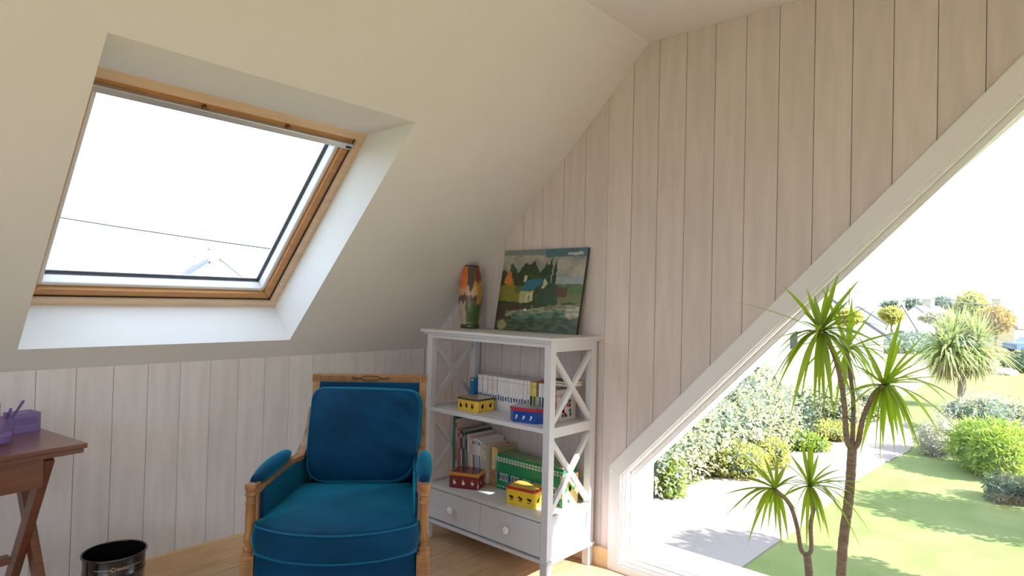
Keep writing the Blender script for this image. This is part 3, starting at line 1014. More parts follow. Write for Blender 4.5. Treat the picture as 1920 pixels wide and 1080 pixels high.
# ---------------- painting
def inpoly(x, y, pl):
    c = False
    j = len(pl) - 1
    for i in range(len(pl)):
        if (pl[i][1] > y) != (pl[j][1] > y) and x < (pl[j][0] - pl[i][0]) * (y - pl[i][1]) / (pl[j][1] - pl[i][1]) + pl[i][0]:
            c = not c
        j = i
    return c
def paint_col(u, v):
    n1 = mnoise.noise(Vector((u * 6, v * 6, 0)))
    n2 = mnoise.noise(Vector((u * 22, v * 22, 3)))
    n3 = mnoise.noise(Vector((u * 10, v * 38, 7)))
    uu, vv = u + 0.012 * n2, v + 0.012 * mnoise.noise(Vector((u * 20, v * 20, 9)))
    k = 1 + 0.16 * n2
    # sky
    c = srgb(150, 148, 138)
    if vv > 0.90 and uu > 0.52: c = srgb(74, 108, 122)
    elif vv > 0.93: c = srgb(120, 128, 124)
    elif uu > 0.66 and vv < 0.66: c = srgb(150, 158, 160)
    elif n1 > 0.12: c = srgb(166, 160, 146)
    elif n1 < -0.2: c = srgb(132, 138, 140)
    if abs(vv - 0.935) < 0.016 and 0.78 < uu < 0.96: c = srgb(176, 176, 172)
    # land
    if vv < 0.575: c = srgb(82, 108, 62)
    if vv < 0.575 and uu > 0.66: c = srgb(84, 112, 66) if vv > 0.46 else srgb(112, 116, 70)
    top = 0.80 + 0.05 * math.sin(uu * 22) + 0.03 * math.sin(uu * 47 + 1) - (0.10 if uu < 0.1 else 0)
    if uu < 0.62 and 0.3 < vv < top: c = srgb(48, 64, 40) if n1 < 0.1 else srgb(62, 80, 46)
    for pu, ph, pw in ((0.545, 0.86, 0.022), (0.605, 0.92, 0.020), (0.66, 0.88, 0.022)):
        if abs(uu - pu - 0.02 * (vv - .6)) < pw * min(1, (ph - vv) * 7) and 0.35 < vv < ph: c = srgb(40, 64, 42)
    if 0.5 < uu < 0.74 and 0.33 < vv < 0.60 - abs(uu - 0.62) * 0.5: c = srgb(50, 74, 48)
    if 0.70 < uu < 0.84 and 0.42 < vv < 0.54: c = srgb(92, 66, 48)
    if inpoly(uu, vv, [(0.04, 0.60), (0.09, 0.76), (0.13, 0.70), (0.17, 0.56), (0.12, 0.52)]): c = srgb(196, 118, 46)
    if uu < 0.32 and 0.36 < vv < 0.56 + 0.03 * n1: c = srgb(126, 122, 50) if n1 > -0.1 else srgb(96, 100, 44)
    # cottage
    if inpoly(uu, vv, [(0.27, 0.34), (0.27, 0.49), (0.44, 0.49), (0.44, 0.36)]): c = srgb(176, 168, 120)
    if inpoly(uu, vv, [(0.35, 0.36), (0.35, 0.46), (0.43, 0.46), (0.43, 0.37)]): c = srgb(206, 196, 158)
    if inpoly(uu, vv, [(0.375, 0.37), (0.375, 0.44), (0.405, 0.44), (0.405, 0.37)]): c = srgb(130, 140, 120)
    if inpoly(uu, vv, [(0.28, 0.49), (0.33, 0.62), (0.52, 0.645), (0.54, 0.60), (0.44, 0.50)]): c = srgb(44, 108, 128)
    if inpoly(uu, vv, [(0.53, 0.54), (0.55, 0.645), (0.60, 0.59), (0.56, 0.52)]): c = srgb(190, 186, 150)
    if inpoly(uu, vv, [(0.30, 0.60), (0.30, 0.68), (0.335, 0.68), (0.335, 0.62)]): c = srgb(196, 190, 160)
    # foreground
    if vv < 0.335 - 0.05 * uu + 0.02 * n1: c = srgb(70, 58, 46)
    if vv < 0.36 and uu > 0.78 and vv > 0.30: c = srgb(74, 66, 56)
    band = 0.19 + 0.13 * uu
    if abs(vv - band) < 0.035 + 0.02 * n1 and uu > 0.12: c = srgb(150, 150, 118) if n3 > -0.05 else srgb(112, 112, 84)
    if abs(vv - (band - 0.075)) < 0.045 and uu > 0.2: c = srgb(92, 124, 104) if n3 > -0.1 else srgb(62, 82, 70)
    if vv < 0.13 + 0.06 * uu: c = srgb(74, 96, 64) if n3 > -0.05 else srgb(56, 70, 50)
    if (uu - 0.93) ** 2 / 0.010 + (vv - 0.25) ** 2 / 0.006 < 1: c = srgb(176, 174, 150) if n3 > 0 else srgb(140, 138, 118)
    if (uu - 0.09) ** 2 + (vv - 0.06) ** 2 < 0.0035: c = srgb(156, 150, 104)
    if uu < 0.05 and vv < 0.5: c = shade(c, 0.75)
    if (uu - 0.36) ** 2 + (vv - 0.26) ** 2 < 0.0004 or (uu - 0.44) ** 2 + (vv - 0.31) ** 2 < 0.0001: c = srgb(226, 224, 214)
    return (c[0] * k, c[1] * k, c[2] * k, 1)
P_BL, P_BR = Vector((-0.064, -0.652, BT + 0.001)), Vector((-0.064, -1.209, BT + 0.001))
P_TL = Vector((-0.0205, -0.685, 1.545))
pa = thing('landscape_painting', 'unframed oil landscape with a blue roofed cottage leaning on the wall', 'painting', tuple((P_BL + P_BR) / 2))
WORLD[0] = True
NU, NV = 132, 108
ex = P_BR - P_BL
ey = P_TL - P_BL
ey = ey - ex * (ey.dot(ex) / ex.dot(ex)) * 0.0
nrm = ey.cross(ex).normalized()
if nrm.x > 0: nrm = -nrm
q = MB()
vc = []
for j in range(NV + 1):
    for i in range(NU + 1):
        u, v = i / NU, j / NV
        p = P_BL + ex * u + ey * v + nrm * 0.0012
        q.v.append(tuple(p))
        vc.append(paint_col(u, v))
for j in range(NV):
    for i in range(NU):
        a = j * (NU + 1) + i
        q.face((a, a + 1, a + NU + 2, a + NU + 1))
q.build('painted_face', 'oil', pa, vcols=vc)
q = MB()
cs = [P_BL, P_BR, P_BR + ey, P_BL + ey]
q.v = [tuple(p + nrm * 0.001) for p in cs] + [tuple(p - nrm * 0.016) for p in cs]
for f_ in ((0, 1, 2, 3), (7, 6, 5, 4), (0, 4, 5, 1), (1, 5, 6, 2), (2, 6, 7, 3), (3, 7, 4, 0)): q.face(f_)
q.build('stretched_canvas', mat('canvas_edge', srgb(58, 60, 52), 0.8), pa)
WORLD[0] = False

# ---------------- armchair
AC = thing('armchair', 'blue velvet armchair with carved light wood frame and loose cushions', 'armchair', (-1.3325, -1.1075, 0), math.radians(-43.7))
HX = 0.302
def bx_(v):            # the back is a little narrower than the seat and set slightly to the right
    return v * 0.935 + 0.013
def post_profile():
    return [(0.0005, 0.366), (0.0235, 0.366), (0.0235, 0.372), (0.017, 0.378), (0.0215, 0.384), (0.0215, 0.392), (0.013, 0.397), (0.0135, 0.401), (0.0185, 0.408), (0.0205, 0.420), (0.0205, 0.430), (0.0165, 0.441), (0.0158, 0.444), (0.0165, 0.448),
            (0.0160, 0.47), (0.0145, 0.535), (0.0175, 0.539), (0.0175, 0.545), (0.0140, 0.549), (0.0140, 0.566), (0.0185, 0.571), (0.0185, 0.577), (0.0155, 0.581), (0.0165, 0.588), (0.0200, 0.594), (0.0205, 0.606), (0.0180, 0.611), (0.0005, 0.612)]
for sx in (-1, 1):
    q = MB().lathe(post_profile(), 28, sx * HX, 0.0, flute=(0.402, 0.440))
    po = q.build('front_post', 'carved', AC, smooth='auto')
    q = MB().box(sx * HX - 0.0225, sx * HX + 0.0225, -0.0225, 0.0225, 0.235, 0.366)
    bl = q.build('post_block', 'carved', po, bevel=0.002)
    for i in range(9):
        zz = 0.250 + i * 0.012
        MB().box(sx * HX - 0.016, sx * HX + 0.016, -0.0245, -0.0215, zz, zz + 0.005).build('flute', 'carved', po)
    MB().lathe([(0.018, 0.235), (0.020, 0.225), (0.017, 0.215), (0.022, 0.19), (0.013, 0.02), (0.015, 0.012), (0.012, 0.0)], 20, sx * HX, 0.0).build('front_leg', 'carved', AC, smooth='auto')
    # flat arm stile behind the post
    MB().box(sx * (HX - 0.024), sx * (HX - 0.014), 0.004, 0.030, 0.36, 0.612).build('arm_stile', 'carved', AC, bevel=0.002)
    # arm: rail, pad, curve up to the back
    q = MB()
    rect_sweep(q, [(sx * (HX - 0.012), 0.012, 0.586), (sx * (HX - 0.02), 0.16, 0.588), (sx * (HX - 0.030), 0.34, 0.592), (bx_(sx * 0.2685), 0.42, 0.600), (bx_(sx * 0.2655), 0.480, 0.622), (bx_(sx * 0.2625), 0.530, 0.664), (bx_(sx * 0.260), 0.565, 0.715), (bx_(sx * 0.258), 0.592, 0.775)], 0.034, 0.022, (1, 0, 0))
    q.build('arm_rail', 'carved', AC, bevel=0.003)
    q = MB()
    pts, rs = [], []
    for i in range(15):
        t = i / 14
        pts.append((sx * (HX - 0.004 - 0.020 * t), 0.022 + 0.36 * t, 0.612 + 0.004 * math.sin(math.pi * t) + 0.012 * t))
        rs.append(0.031 * min(1, math.sin(math.pi * min(1, max(0.0, (t * 0.92 + 0.04)))) ** 0.35))
    q.tube(pts, rs, 16, flat=0.95)
    q.build('arm_pad', 'velvet', AC, smooth=True)
    # upholstered sides
    q = MB()
    q.prism([(0.03, 0.30), (0.03, 0.580), (0.36, 0.588), (0.47, 0.605), (0.535, 0.640), (0.535, 0.30)], lambda a, b, h: (sx * (h - 0.088 * a), a, b), HX - 0.034, HX + 0.006)
    q.build('side_panel', 'velvet', AC, bevel=0.006)
    # rear stile and leg
    q = MB()
    rect_sweep(q, [(bx_(sx * 0.252), 0.600, 0.0), (bx_(sx * 0.252), 0.53, 0.28), (bx_(sx * 0.252), 0.530, 0.36), (bx_(sx * 0.253), 0.575, 0.62), (bx_(sx * 0.254), 0.652, 0.912)], 0.030, 0.034, (1, 0, 0))
    q.build('rear_stile', 'carved', AC, bevel=0.003)
    q = MB().lathe([(0.004, -0.018), (0.012, -0.012), (0.015, 0.0), (0.012, 0.012), (0.004, 0.018)], 14)
    q.v = [(bx_(sx * 0.254) + x_, 0.578 + y_, 0.665 + z_) for (x_, y_, z_) in q.v]
    q.build('stile_boss', 'carved', AC, smooth=True)
# top rail with carving
q = MB()
rect_sweep(q, [(bx_(-0.262), 0.650, 0.900), (bx_(0.262), 0.650, 0.900)], 0.030, 0.034, (0, 1, 0.12))
tr_ = q.build('top_rail', 'carved', AC, bevel=0.004)
for sx in (-1, 1):
    q = MB()
    for dx in (-0.011, 0.0, 0.011):
        q.tube([(bx_(sx * 0.258) + dx, 0.630, 0.884), (bx_(sx * 0.258) + dx, 0.630, 0.918)], 0.0052, 8)
    q.build('reeded_end', 'carved', tr_, smooth='auto')
q = MB()
q.tube([(0.013 + 0.045 * math.cos(t), 0.6335, 0.902 + 0.0105 * math.sin(t)) for t in [2 * math.pi * i / 32 for i in range(32)]], 0.0028, 6, closed=True)
q.build('carved_loop', 'carved_dark', tr_, smooth=True)
for sx in (-1, 1):
    q = MB().tube([(0.013 + sx * 0.045, 0.6335, 0.902), (0.013 + sx * 0.062, 0.6335, 0.898), (0.013 + sx * 0.075, 0.6335, 0.903), (0.013 + sx * 0.082, 0.6335, 0.906)], [0.0035, 0.004, 0.0055, 0.003], 8)
    q.build('carved_scroll', 'carved_dark', tr_, smooth=True)
# back panel
q = MB()
for (z_, y_) in ((0.30, 0.515), (0.40, 0.520), (0.62, 0.560), (0.885, 0.632)):
    pass
q.prism([(0.505, 0.30), (0.515, 0.42), (0.556, 0.62), (0.628, 0.884), (0.664, 0.884), (0.592, 0.62), (0.548, 0.42), (0.538, 0.30)], lambda a, b, h: (h, a, b), bx_(-0.243), bx_(0.243))
q.build('back_panel', 'velvet', AC, bevel=0.006)
# seat rail
ol = round_poly([(-0.282, 0.05), (-0.278, -0.016), (-0.15, -0.078), (0.0, -0.100), (0.15, -0.078), (0.278, -0.016), (0.282, 0.05), (0.245, 0.53), (-0.225, 0.53)], [0.01, 0.02, 0.05, 0.06, 0.05, 0.02, 0.01, 0.02, 0.02])
mbq, e0, e1 = cushion(ol, 0.255, 0.378, 0.0, 0.0, 0.006, lambda a, b, t: (a, b, t), n=120, rings=5)
sr = mbq.build('seat_rail', 'velvet', AC, smooth=True)
nl = resample([Vector((p[0], p[1])) for p in e0], 120)
for p in nl:
    if p.y < -0.02:
        q = MB().lathe([(0.0045, 0.0), (0.004, 0.0015), (0.002, 0.0028), (0.0005, 0.003)], 8)
        d = Vector((p.x * 0.25, p.y - 0.1)).normalized()
        q.v = [(p.x + d.x * (0.003 + z_) + y_ * -d.y, p.y + d.y * (0.003 + z_) + y_ * d.x, 0.262 + x_) for (x_, y_, z_) in q.v]
        q.build('brass_nail', 'brass', sr, smooth=True)
# seat cushion
ol = round_poly([(-0.278, 0.05), (-0.282, -0.040), (-0.17, -0.115), (0.0, -0.150), (0.17, -0.115), (0.282, -0.040), (0.278, 0.05), (0.225, 0.46), (-0.225, 0.46)], [0.02, 0.035, 0.06, 0.08, 0.06, 0.035, 0.02, 0.03, 0.03])
def swr(a, b, t, sc):
    return 0.004 * mnoise.noise(Vector((a * 7, b * 7, 2))) * (1 if t > 0.43 else 0) + (0.010 * (1 - (abs(a) / 0.28) ** 2) * -1 * smoothstep(0.0, -0.1, b) * 0)
mbq, e0, e1 = cushion(ol, 0.384, 0.478, 0.0, 0.030, 0.010, lambda a, b, t: (a, b, t), n=128, rings=12, wrinkle=swr)
sc_ = mbq.build('seat_cushion', 'velvet', AC, smooth=True)
for e in (e0, e1):
    MB().tube(e, 0.0034, 8, closed=True).build('piping', 'velvet_dark', sc_, smooth=True)
# back cushion
ol = round_poly([(-0.208, 0.0), (0.232, 0.0), (0.246, 0.19), (0.248, 0.372), (-0.212, 0.380), (-0.216, 0.19)], [0.08, 0.11, 0.05, 0.07, 0.055, 0.05])
def bfn(a, s_, t):
    # s_ up the back, t forward
    y0 = 0.485 + 0.115 * (s_ / 0.4)
    return Vector((a, y0 - t, 0.487 + s_ * 0.972 + t * 0.20))
def bwr(a, s_, t, sc):
    if t < 0.06: return 0.0
    r_ = smoothstep(0.06, 0.22, a) * smoothstep(1.02, 0.8, sc) * 0.030 * math.sin((s_ + a * 0.55) * 62 + 2.0 * mnoise.noise(Vector((a * 5, s_ * 6, 0))))
    l_ = smoothstep(0.05, 0.24, -a) * 0.006 * mnoise.noise(Vector((a * 18, s_ * 9, 5)))
    return r_ * (0.45 + 0.55 * mnoise.noise(Vector((a * 4, s_ * 7, 3)))) + l_ + 0.005 * mnoise.noise(Vector((a * 6, s_ * 6, 8)))
mbq, e0, e1 = cushion(ol, 0.0, 0.080, 0.0, 0.066, 0.012, bfn, n=144, rings=16, wrinkle=bwr)
bk = mbq.build('back_cushion', 'velvet', AC, smooth=True)
for e in (e0, e1):
    MB().tube(e, 0.0030, 8, closed=True).build('piping', 'velvet_dark', bk, smooth=True)

# ---------------- desk
DK = thing('writing_desk', 'mahogany writing desk with crossed legs by the low wall', 'desk', (-1.934, -0.471, 0), math.radians(8.5))
DL, DD = 1.0, 0.445
MB().box(-DL, 0, 0, DD, 0.722, 0.740).build('top', 'mahogany', DK, bevel=0.003)
MB().box(-DL + 0.008, -0.008, 0.008, DD - 0.008, 0.706, 0.722).build('top_underlayer', 'mahogany', DK, bevel=0.002)
MB().box(-DL + 0.118, -0.118, 0.030, 0.050, 0.606, 0.706).build('front_apron', 'mahogany', DK, bevel=0.002)
MB().box(-DL + 0.118, -0.118, DD - 0.050, DD - 0.030, 0.606, 0.706).build('rear_apron', 'mahogany', DK, bevel=0.002)
for xo in (-0.118, -DL + 0.146):
    MB().box(xo - 0.020, xo, 0.050, DD - 0.050, 0.606, 0.706).build('end_apron', 'mahogany', DK, bevel=0.002)
    for k, (ya, yb) in enumerate(((0.040, DD - 0.015), (DD - 0.040, 0.015))):
        q = MB()
        xx = xo + (0.0145 if k == 0 else 0.0435)
        rect_sweep(q, [(xx, ya, 0.704), (xx, yb, 0.0)], 0.028, 0.046, (1, 0, 0))
        q.build('leg', 'mahogany', DK, bevel=0.003)
MB().box(-DL + 0.14, -0.140, DD / 2 - 0.02, DD / 2 + 0.02, 0.315, 0.340).build('stretcher', 'mahogany', DK, bevel=0.002)

# ---------------- stationery on the desk
def plastic(name, tint, amt):
    mt, n, l, p = base_mat(name)
    p.inputs['Base Color'].default_value = tint
    p.inputs['Roughness'].default_value = 0.15
    tr = n.new('ShaderNodeBsdfTransparent')
    tr.inputs['Color'].default_value = (0.6 + 0.4 * tint[0], 0.6 + 0.4 * tint[1], 0.6 + 0.4 * tint[2], 1)
    ms = n.new('ShaderNodeMixShader')
    ms.inputs['Fac'].default_value = amt
    l.new(p.outputs[0], ms.inputs[2]); l.new(tr.outputs[0], ms.inputs[1])
    l.new(ms.outputs[0], n['Material Output'].inputs['Surface'])
    return mt
M['violet_plastic'] = plastic('violet_plastic', srgb(176, 150, 206), 0.30)
M['violet'] = mat('violet_paper', srgb(104, 74, 140), 0.6)
M['lilac'] = mat('lilac_paper', srgb(196, 170, 206), 0.6)
nb_ = thing('note_box', 'clear violet plastic note box on the desk', 'box', (-2.055, -0.118, 0.7405), math.radians(12))
s5 = 0.043
for nm, bx in (('side', (-s5, s5, -s5, -s5 + .002, 0, 0.072)), ('side', (-s5, s5, s5 - .002, s5, 0, 0.072)), ('side', (-s5, -s5 + .002, -s5 + .002, s5 - .002, 0, 0.072)), ('side', (s5 - .002, s5, -s5 + .002, s5 - .002, 0, 0.072)), ('bottom', (-s5 + .002, s5 - .002, -s5 + .002, s5 - .002, 0, 0.002))):
    MB().box(*bx).build(nm, 'violet_plastic', nb_)
MB().box(-s5 + .005, s5 - .005, -s5 + .005, s5 - .005, 0.0022, 0.030).build('note_pad', 'lilac', nb_)
MB().box(-s5 + .007, s5 - .009, -s5 + .006, s5 - .008, 0.0302, 0.056).build('note_pad', 'violet', nb_)
cp = thing('pen_cup', 'clear violet plastic cup holding pens on the desk', 'cup', (-2.150, -0.300, 0.7405), 0)
q = MB().lathe([(0.030, 0.0), (0.033, 0.004), (0.036, 0.088), (0.034, 0.088), (0.031, 0.006), (0.0005, 0.005)], 24, cap=True)
q.build('vessel', 'violet_plastic', cp, smooth='auto')
MB().lathe([(0.0303, 0.006), (0.0322, 0.034), (0.0005, 0.034)], 24).build('inner_band', 'lilac', cp, smooth='auto')
for i, (dx, dy, tx, ty, L_, c, lb) in enumerate(((0.016, 0.0, 0.030, 0.010, 0.150, (82, 60, 110), 'dark violet pen leaning to the right in the cup'), (-0.004, 0.010, 0.0, 0.014, 0.150, (70, 48, 66), 'dark brown pencil standing upright in the cup'), (-0.014, -0.006, -0.010, -0.012, 0.135, (110, 84, 150), 'violet felt pen at the left of the cup'), (0.004, -0.014, 0.012, -0.012, 0.125, (60, 44, 80), 'short dark pen at the front of the cup'))):
    a = Vector((-2.150 + dx * 0.4, -0.300 + dy * 0.4, 0.7755))
    b = a + Vector((tx * 2.0 , ty * 1.4, L_ * 0.70))
    pn = thing('pen', lb, 'pen', tuple(a), 0, 'pens in the cup')
    d = b - a
    MB().tube([(0, 0, 0), tuple(d * 0.80)], 0.0042, 8).build('barrel', mat('pen_' + str(i), srgb(*c), 0.35), pn, smooth='auto')
    MB().tube([tuple(d * 0.80), tuple(d * 0.98), tuple(d)], [0.0048, 0.0046, 0.002], 8).build('cap', 'carved_dark' if i == 1 else 'violet', pn, smooth='auto')

# ---------------- waste bin
WBX, WBY = -1.776, -0.262
wb = thing('waste_bin', 'round black metal waste bin with pale lettering on the floor', 'bin', (WBX, WBY, 0))
RH = 0.262
q = MB().lathe([(0.0005, 0.0), (0.098, 0.0), (0.100, 0.004), (0.1005, 0.05), (0.1035, 0.056), (0.1035, 0.064), (0.101, 0.07), (0.104, 0.185), (0.107, 0.190), (0.107, 0.198), (0.1045, 0.203), (0.107, RH - 0.006), (0.1045, RH - 0.006), (0.098, 0.008), (0.0005, 0.007)], 64)
q.build('body', 'black_metal', wb, smooth='auto')
MB().tube([(0.1085 * math.cos(t), 0.1085 * math.sin(t), RH - 0.003) for t in [2 * math.pi * i / 64 for i in range(64)]], 0.0042, 8, closed=True).build('rim', 'black_metal', wb, smooth=True)
fa = math.atan2(CAM.y - WBY, CAM.x - WBX)
MB().box(-0.0, 0.0, 0, 0, 0, 0)
def on_bin(s_, z_, lift=0.0006):
    r_ = 0.1045 + 0.0025 * (z_ - 0.203) / 0.053 + lift
    t = fa + 0.16 + s_ / r_
    return (r_ * math.cos(t), r_ * math.sin(t), z_)
zt = 0.226
for (s0, s1) in ((-0.085, -0.0295), (0.0295, 0.085)):
    q = MB()
    n_ = 14
    for i in range(n_):
        a, b = s0 + (s1 - s0) * i / n_, s0 + (s1 - s0) * (i + 1) / n_
        q.poly([on_bin(a, zt - 0.001), on_bin(b, zt - 0.001), on_bin(b, zt + 0.001), on_bin(a, zt + 0.001)])
    q.build('printed_line', 'gold', wb)
tcu = bpy.data.curves.new('lettering', 'FONT')
tcu.body = 'Creeks'
tcu.size = 0.021
tcu.shear = 0.25
tcu.align_x = 'CENTER'
tob = bpy.data.objects.new('lettering_curve', tcu)
COL.objects.link(tob)
dg = bpy.context.evaluated_depsgraph_get()
tme = bpy.data.meshes.new_from_object(tob.evaluated_get(dg))
bpy.data.objects.remove(tob)
for v in tme.vertices:
    v.co = Vector(on_bin(v.co.x, zt - 0.006 + v.co.y, 0.0012))
tme.materials.clear()
tme.materials.append(M['gold'])
lo = bpy.data.objects.new('lettering', tme)
COL.objects.link(lo)
lo.parent = wb
q = MB().tube([on_bin(0.030 + 0.014 * math.cos(t), 0.180 + 0.016 * math.sin(t), 0.004) for t in [2 * math.pi * i / 28 for i in range(28)]], 0.003, 6, closed=True)
q.build('ring_handle', 'black_metal', wb, smooth=True)
#@ENDFURN
#@OUT
# ------------------------------------------------------------------ placing helpers: a sight line of the camera at a given depth, or where it meets the ground
FPX = 1178.65
GZ = -2.6
def sight(px, py):
    return r2 * ((px - 960) / FPX) - u2 * ((py - 540) / FPX) + fwd
def at(px, py, depth):
    return CAM + sight(px, py) * depth
def on_ground(px, py, z=GZ):
    d = sight(px, py)
    return CAM + d * ((z - CAM.z) / d.z)

# ------------------------------------------------------------------ potted dragon tree in front of the gable window
M['leaf'] = mat('dracaena_leaf', srgb(128, 152, 44), 0.35, vary=0.30, scale=7, trans=0.55, rand=0.12, spec=0.5)
M['leaf2'] = mat('dracaena_leaf_old', srgb(150, 130, 80), 0.5, vary=0.30, scale=7, trans=0.3)
M['bark'] = mat('dracaena_bark', srgb(150, 128, 108), 0.75, vary=0.40, scale=40, stretch=(1, 1, 3), bump=0.3)
M['terracotta'] = mat('terracotta', srgb(160, 96, 66), 0.8, vary=0.15, scale=12)
M['soil'] = mat('soil', srgb(60, 46, 36), 0.95, vary=0.3, scale=60, bump=0.5)
PD = 1.93
base = at(1560, 1000, PD)
dt = thing('dragon_tree', 'potted dragon tree with strappy leaves in front of the gable window', 'plant', (base.x, base.y, 0))
WORLD[0] = True
q = MB().lathe([(0.0005, 0.0), (0.115, 0.0), (0.120, 0.01), (0.150, 0.24), (0.160, 0.245), (0.160, 0.275), (0.148, 0.275), (0.146, 0.25), (0.0005, 0.25)], 40, base.x, base.y)
q.build('pot', 'terracotta', dt, smooth='auto')
MB().lathe([(0.0005, 0.262), (0.06, 0.262), (0.146, 0.255), (0.146, 0.250)], 32, base.x, base.y, cap=False).build('soil', 'soil', dt)
def curve(pts, n=14):
    pts = [Vector(p) for p in pts]
    res = []
    for i in range(len(pts) - 1):
        p0 = pts[max(0, i - 1)]; p1 = pts[i]; p2 = pts[i + 1]; p3 = pts[min(len(pts) - 1, i + 2)]
        for k in range(n):
            t = k / n
            res.append(0.5 * ((2 * p1) + (-p0 + p2) * t + (2 * p0 - 5 * p1 + 4 * p2 - p3) * t * t + (-p0 + 3 * p1 - 3 * p2 + p3) * t ** 3))
    res.append(pts[-1])
    return res
def stem(name, ctrl, r0, r1):
    pts = curve(ctrl, 10)
    n = len(pts)
    rs = [(r0 + (r1 - r0) * i / (n - 1)) * (1 + 0.05 * math.sin(i * 2.7)) for i in range(n)]
    return MB().tube(pts, rs, 10).build(name, 'bark', dt, smooth=True)
NT = at(1598, 842, PD)                      # fork of the tall trunk
stem('trunk', [(base.x + 0.02, base.y - 0.02, 0.255), at(1579, 1040, PD), at(1592, 930, PD), NT], 0.0150, 0.0135)
C1, C2, C3, C4 = at(1538, 621, PD - 0.02), at(1657, 722, PD - 0.05), at(1588, 655, PD + 0.12), at(1572, 690, PD + 0.02)
stem('branch', [NT, at(1588, 825, PD), at(1583, 760, PD), at(1574, 700, PD), at(1558, 650, PD), C1], 0.0085, 0.007)
stem('branch', [NT, at(1599, 810, PD + .02), at(1600, 755, PD + .05), at(1596, 715, PD + .08), C3], 0.0075, 0.006)
stem('branch', [NT, at(1609, 830, PD), at(1618, 785, PD - .02), at(1636, 745, PD - .04), C2], 0.0085, 0.007)
NS = at(1513, 1040, PD - 0.06)
stem('trunk', [(base.x - 0.05, base.y + 0.05, 0.255), at(1517, 1085, PD - 0.06), NS], 0.0125, 0.011)
D1, D2 = at(1453, 917, PD - 0.10), at(1518, 911, PD - 0.07)
stem('branch', [NS, at(1502, 1030, PD - .06), at(1494, 985, PD - .08), at(1480, 945, PD - .09), D1], 0.0065, 0.0055)
stem('branch', [NS, at(1521, 1030, PD - .06), at(1520, 985, PD - .06), at(1526, 945, PD - .07), D2], 0.0065, 0.0055)
rl = random.Random(5)
def leaf(c, tip, w_, arch, mt='leaf'):
    c, tip = Vector(c), Vector(tip)
    d = tip - c
    L_ = d.length
    ctrl = c + d * 0.45 + Vector((0, 0, arch * L_))
    side = d.cross(Vector((0, 0, 1)))
    if side.length < 1e-4: side = Vector((1, 0, 0))
    side.normalize()
    if abs(d.normalized().z) > 0.85:
        a = rl.uniform(0, math.pi)
        side = Vector((math.cos(a) * rgt.x, math.cos(a) * rgt.y, 0)) + Vector((math.sin(a) * fwd.x * .4, math.sin(a) * fwd.y * .4, 0))
        side.normalize()
    n = 9
    q = MB()
    for i in range(n + 1):
        t = i / n
        p = (1 - t) ** 2 * c + 2 * t * (1 - t) * ctrl + t * t * tip
        ww = w_ * (0.55 + 0.9 * t) if t < 0.35 else w_ * (1.0 - 0.0 * t) * (1 - ((t - 0.35) / 0.65) ** 1.8) * 0.98
        ww = max(ww, 0.0006)
        tan = (2 * (1 - t) * (ctrl - c) + 2 * t * (tip - ctrl)).normalized()
        up_ = side.cross(tan).normalized()
        q.v += [tuple(p - side * ww / 2 + up_ * ww * 0.18), tuple(p), tuple(p + side * ww / 2 + up_ * ww * 0.18)]
    for i in range(n):
        a = i * 3
        q.face((a, a + 1, a + 4, a + 3))
        q.face((a + 1, a + 2, a + 5, a + 4))
    return q.build('leaf', mt, dt, smooth=True)
def crown(c, pd, tips, extra, Lr, wd):
    for (px, py) in tips:
        dd = rl.uniform(-0.10, 0.10)
        tp = at(px, py, pd + dd)
        up_amt = 0.10 if py < 0 else 0
        low = tp.z < Vector(c).z - 0.05
        leaf(c, tp, wd * rl.uniform(0.85, 1.15), 0.30 if low else (0.10 if tp.z < Vector(c).z + 0.08 else 0.03))
    for i in range(extra):
        az = rl.uniform(0, 2 * math.pi)
        el = rl.uniform(-0.9, 1.1)
        L_ = rl.uniform(*Lr)
        d = Vector((math.cos(az) * math.cos(el), math.sin(az) * math.cos(el), math.sin(el))) * L_
        tp = Vector(c) + d
        if tp.x > -0.04: tp.x = -0.04 - rl.uniform(0, .05)
        leaf(c, tp, wd * rl.uniform(0.8, 1.1), 0.28 if el < 0.2 else 0.06)
crown(C1, PD, [(1573, 510), (1615, 520), (1554, 530), (1527, 553), (1502, 582), (1447, 637), (1449, 681), (1455, 735), (1482, 780), (1460, 706), (1526, 775), (1547, 786), (1562, 780), (1495, 600), (1665, 665), (1632, 573), (1596, 560), (1440, 730), (1560, 700), (1475, 690), (1512, 540), (1620, 720), (1500, 760), (1536, 760), (1580, 740), (1648, 640), (1600, 600), (1455, 660), (1605, 770)], 14, (0.16, 0.28), 0.0175)
crown(C2, PD - .04, [(1692, 628), (1735, 625), (1736, 650), (1782, 676), (1800, 708), (1778, 757), (1650, 880), (1678, 848), (1701, 855), (1700, 800), (1612, 855), (1630, 800), (1590, 738), (1560, 765), (1718, 840), (1668, 800), (1640, 860), (1770, 830), (1690, 760), (1625, 650), (1655, 840), (1684, 820), (1712, 790), (1745, 720), (1612, 800), (1600, 690)], 12, (0.16, 0.28), 0.0170)
crown(C3, PD + .10, [(1642, 578), (1598, 555), (1670, 690), (1655, 760), (1563, 800), (1580, 815), (1540, 770), (1630, 640), (1612, 775), (1645, 720), (1700, 650), (1570, 600), (1555, 690), (1625, 690)], 14, (0.15, 0.26), 0.0160)
crown(D1, PD - .10, [(1350, 980), (1356, 928), (1432, 855), (1416, 862), (1458, 850), (1402, 1020), (1415, 965), (1466, 1030), (1478, 1015), (1500, 890), (1440, 990), (1378, 895), (1495, 960), (1425, 1000), (1390, 960), (1455, 1000), (1475, 870)], 7, (0.12, 0.20), 0.0135)
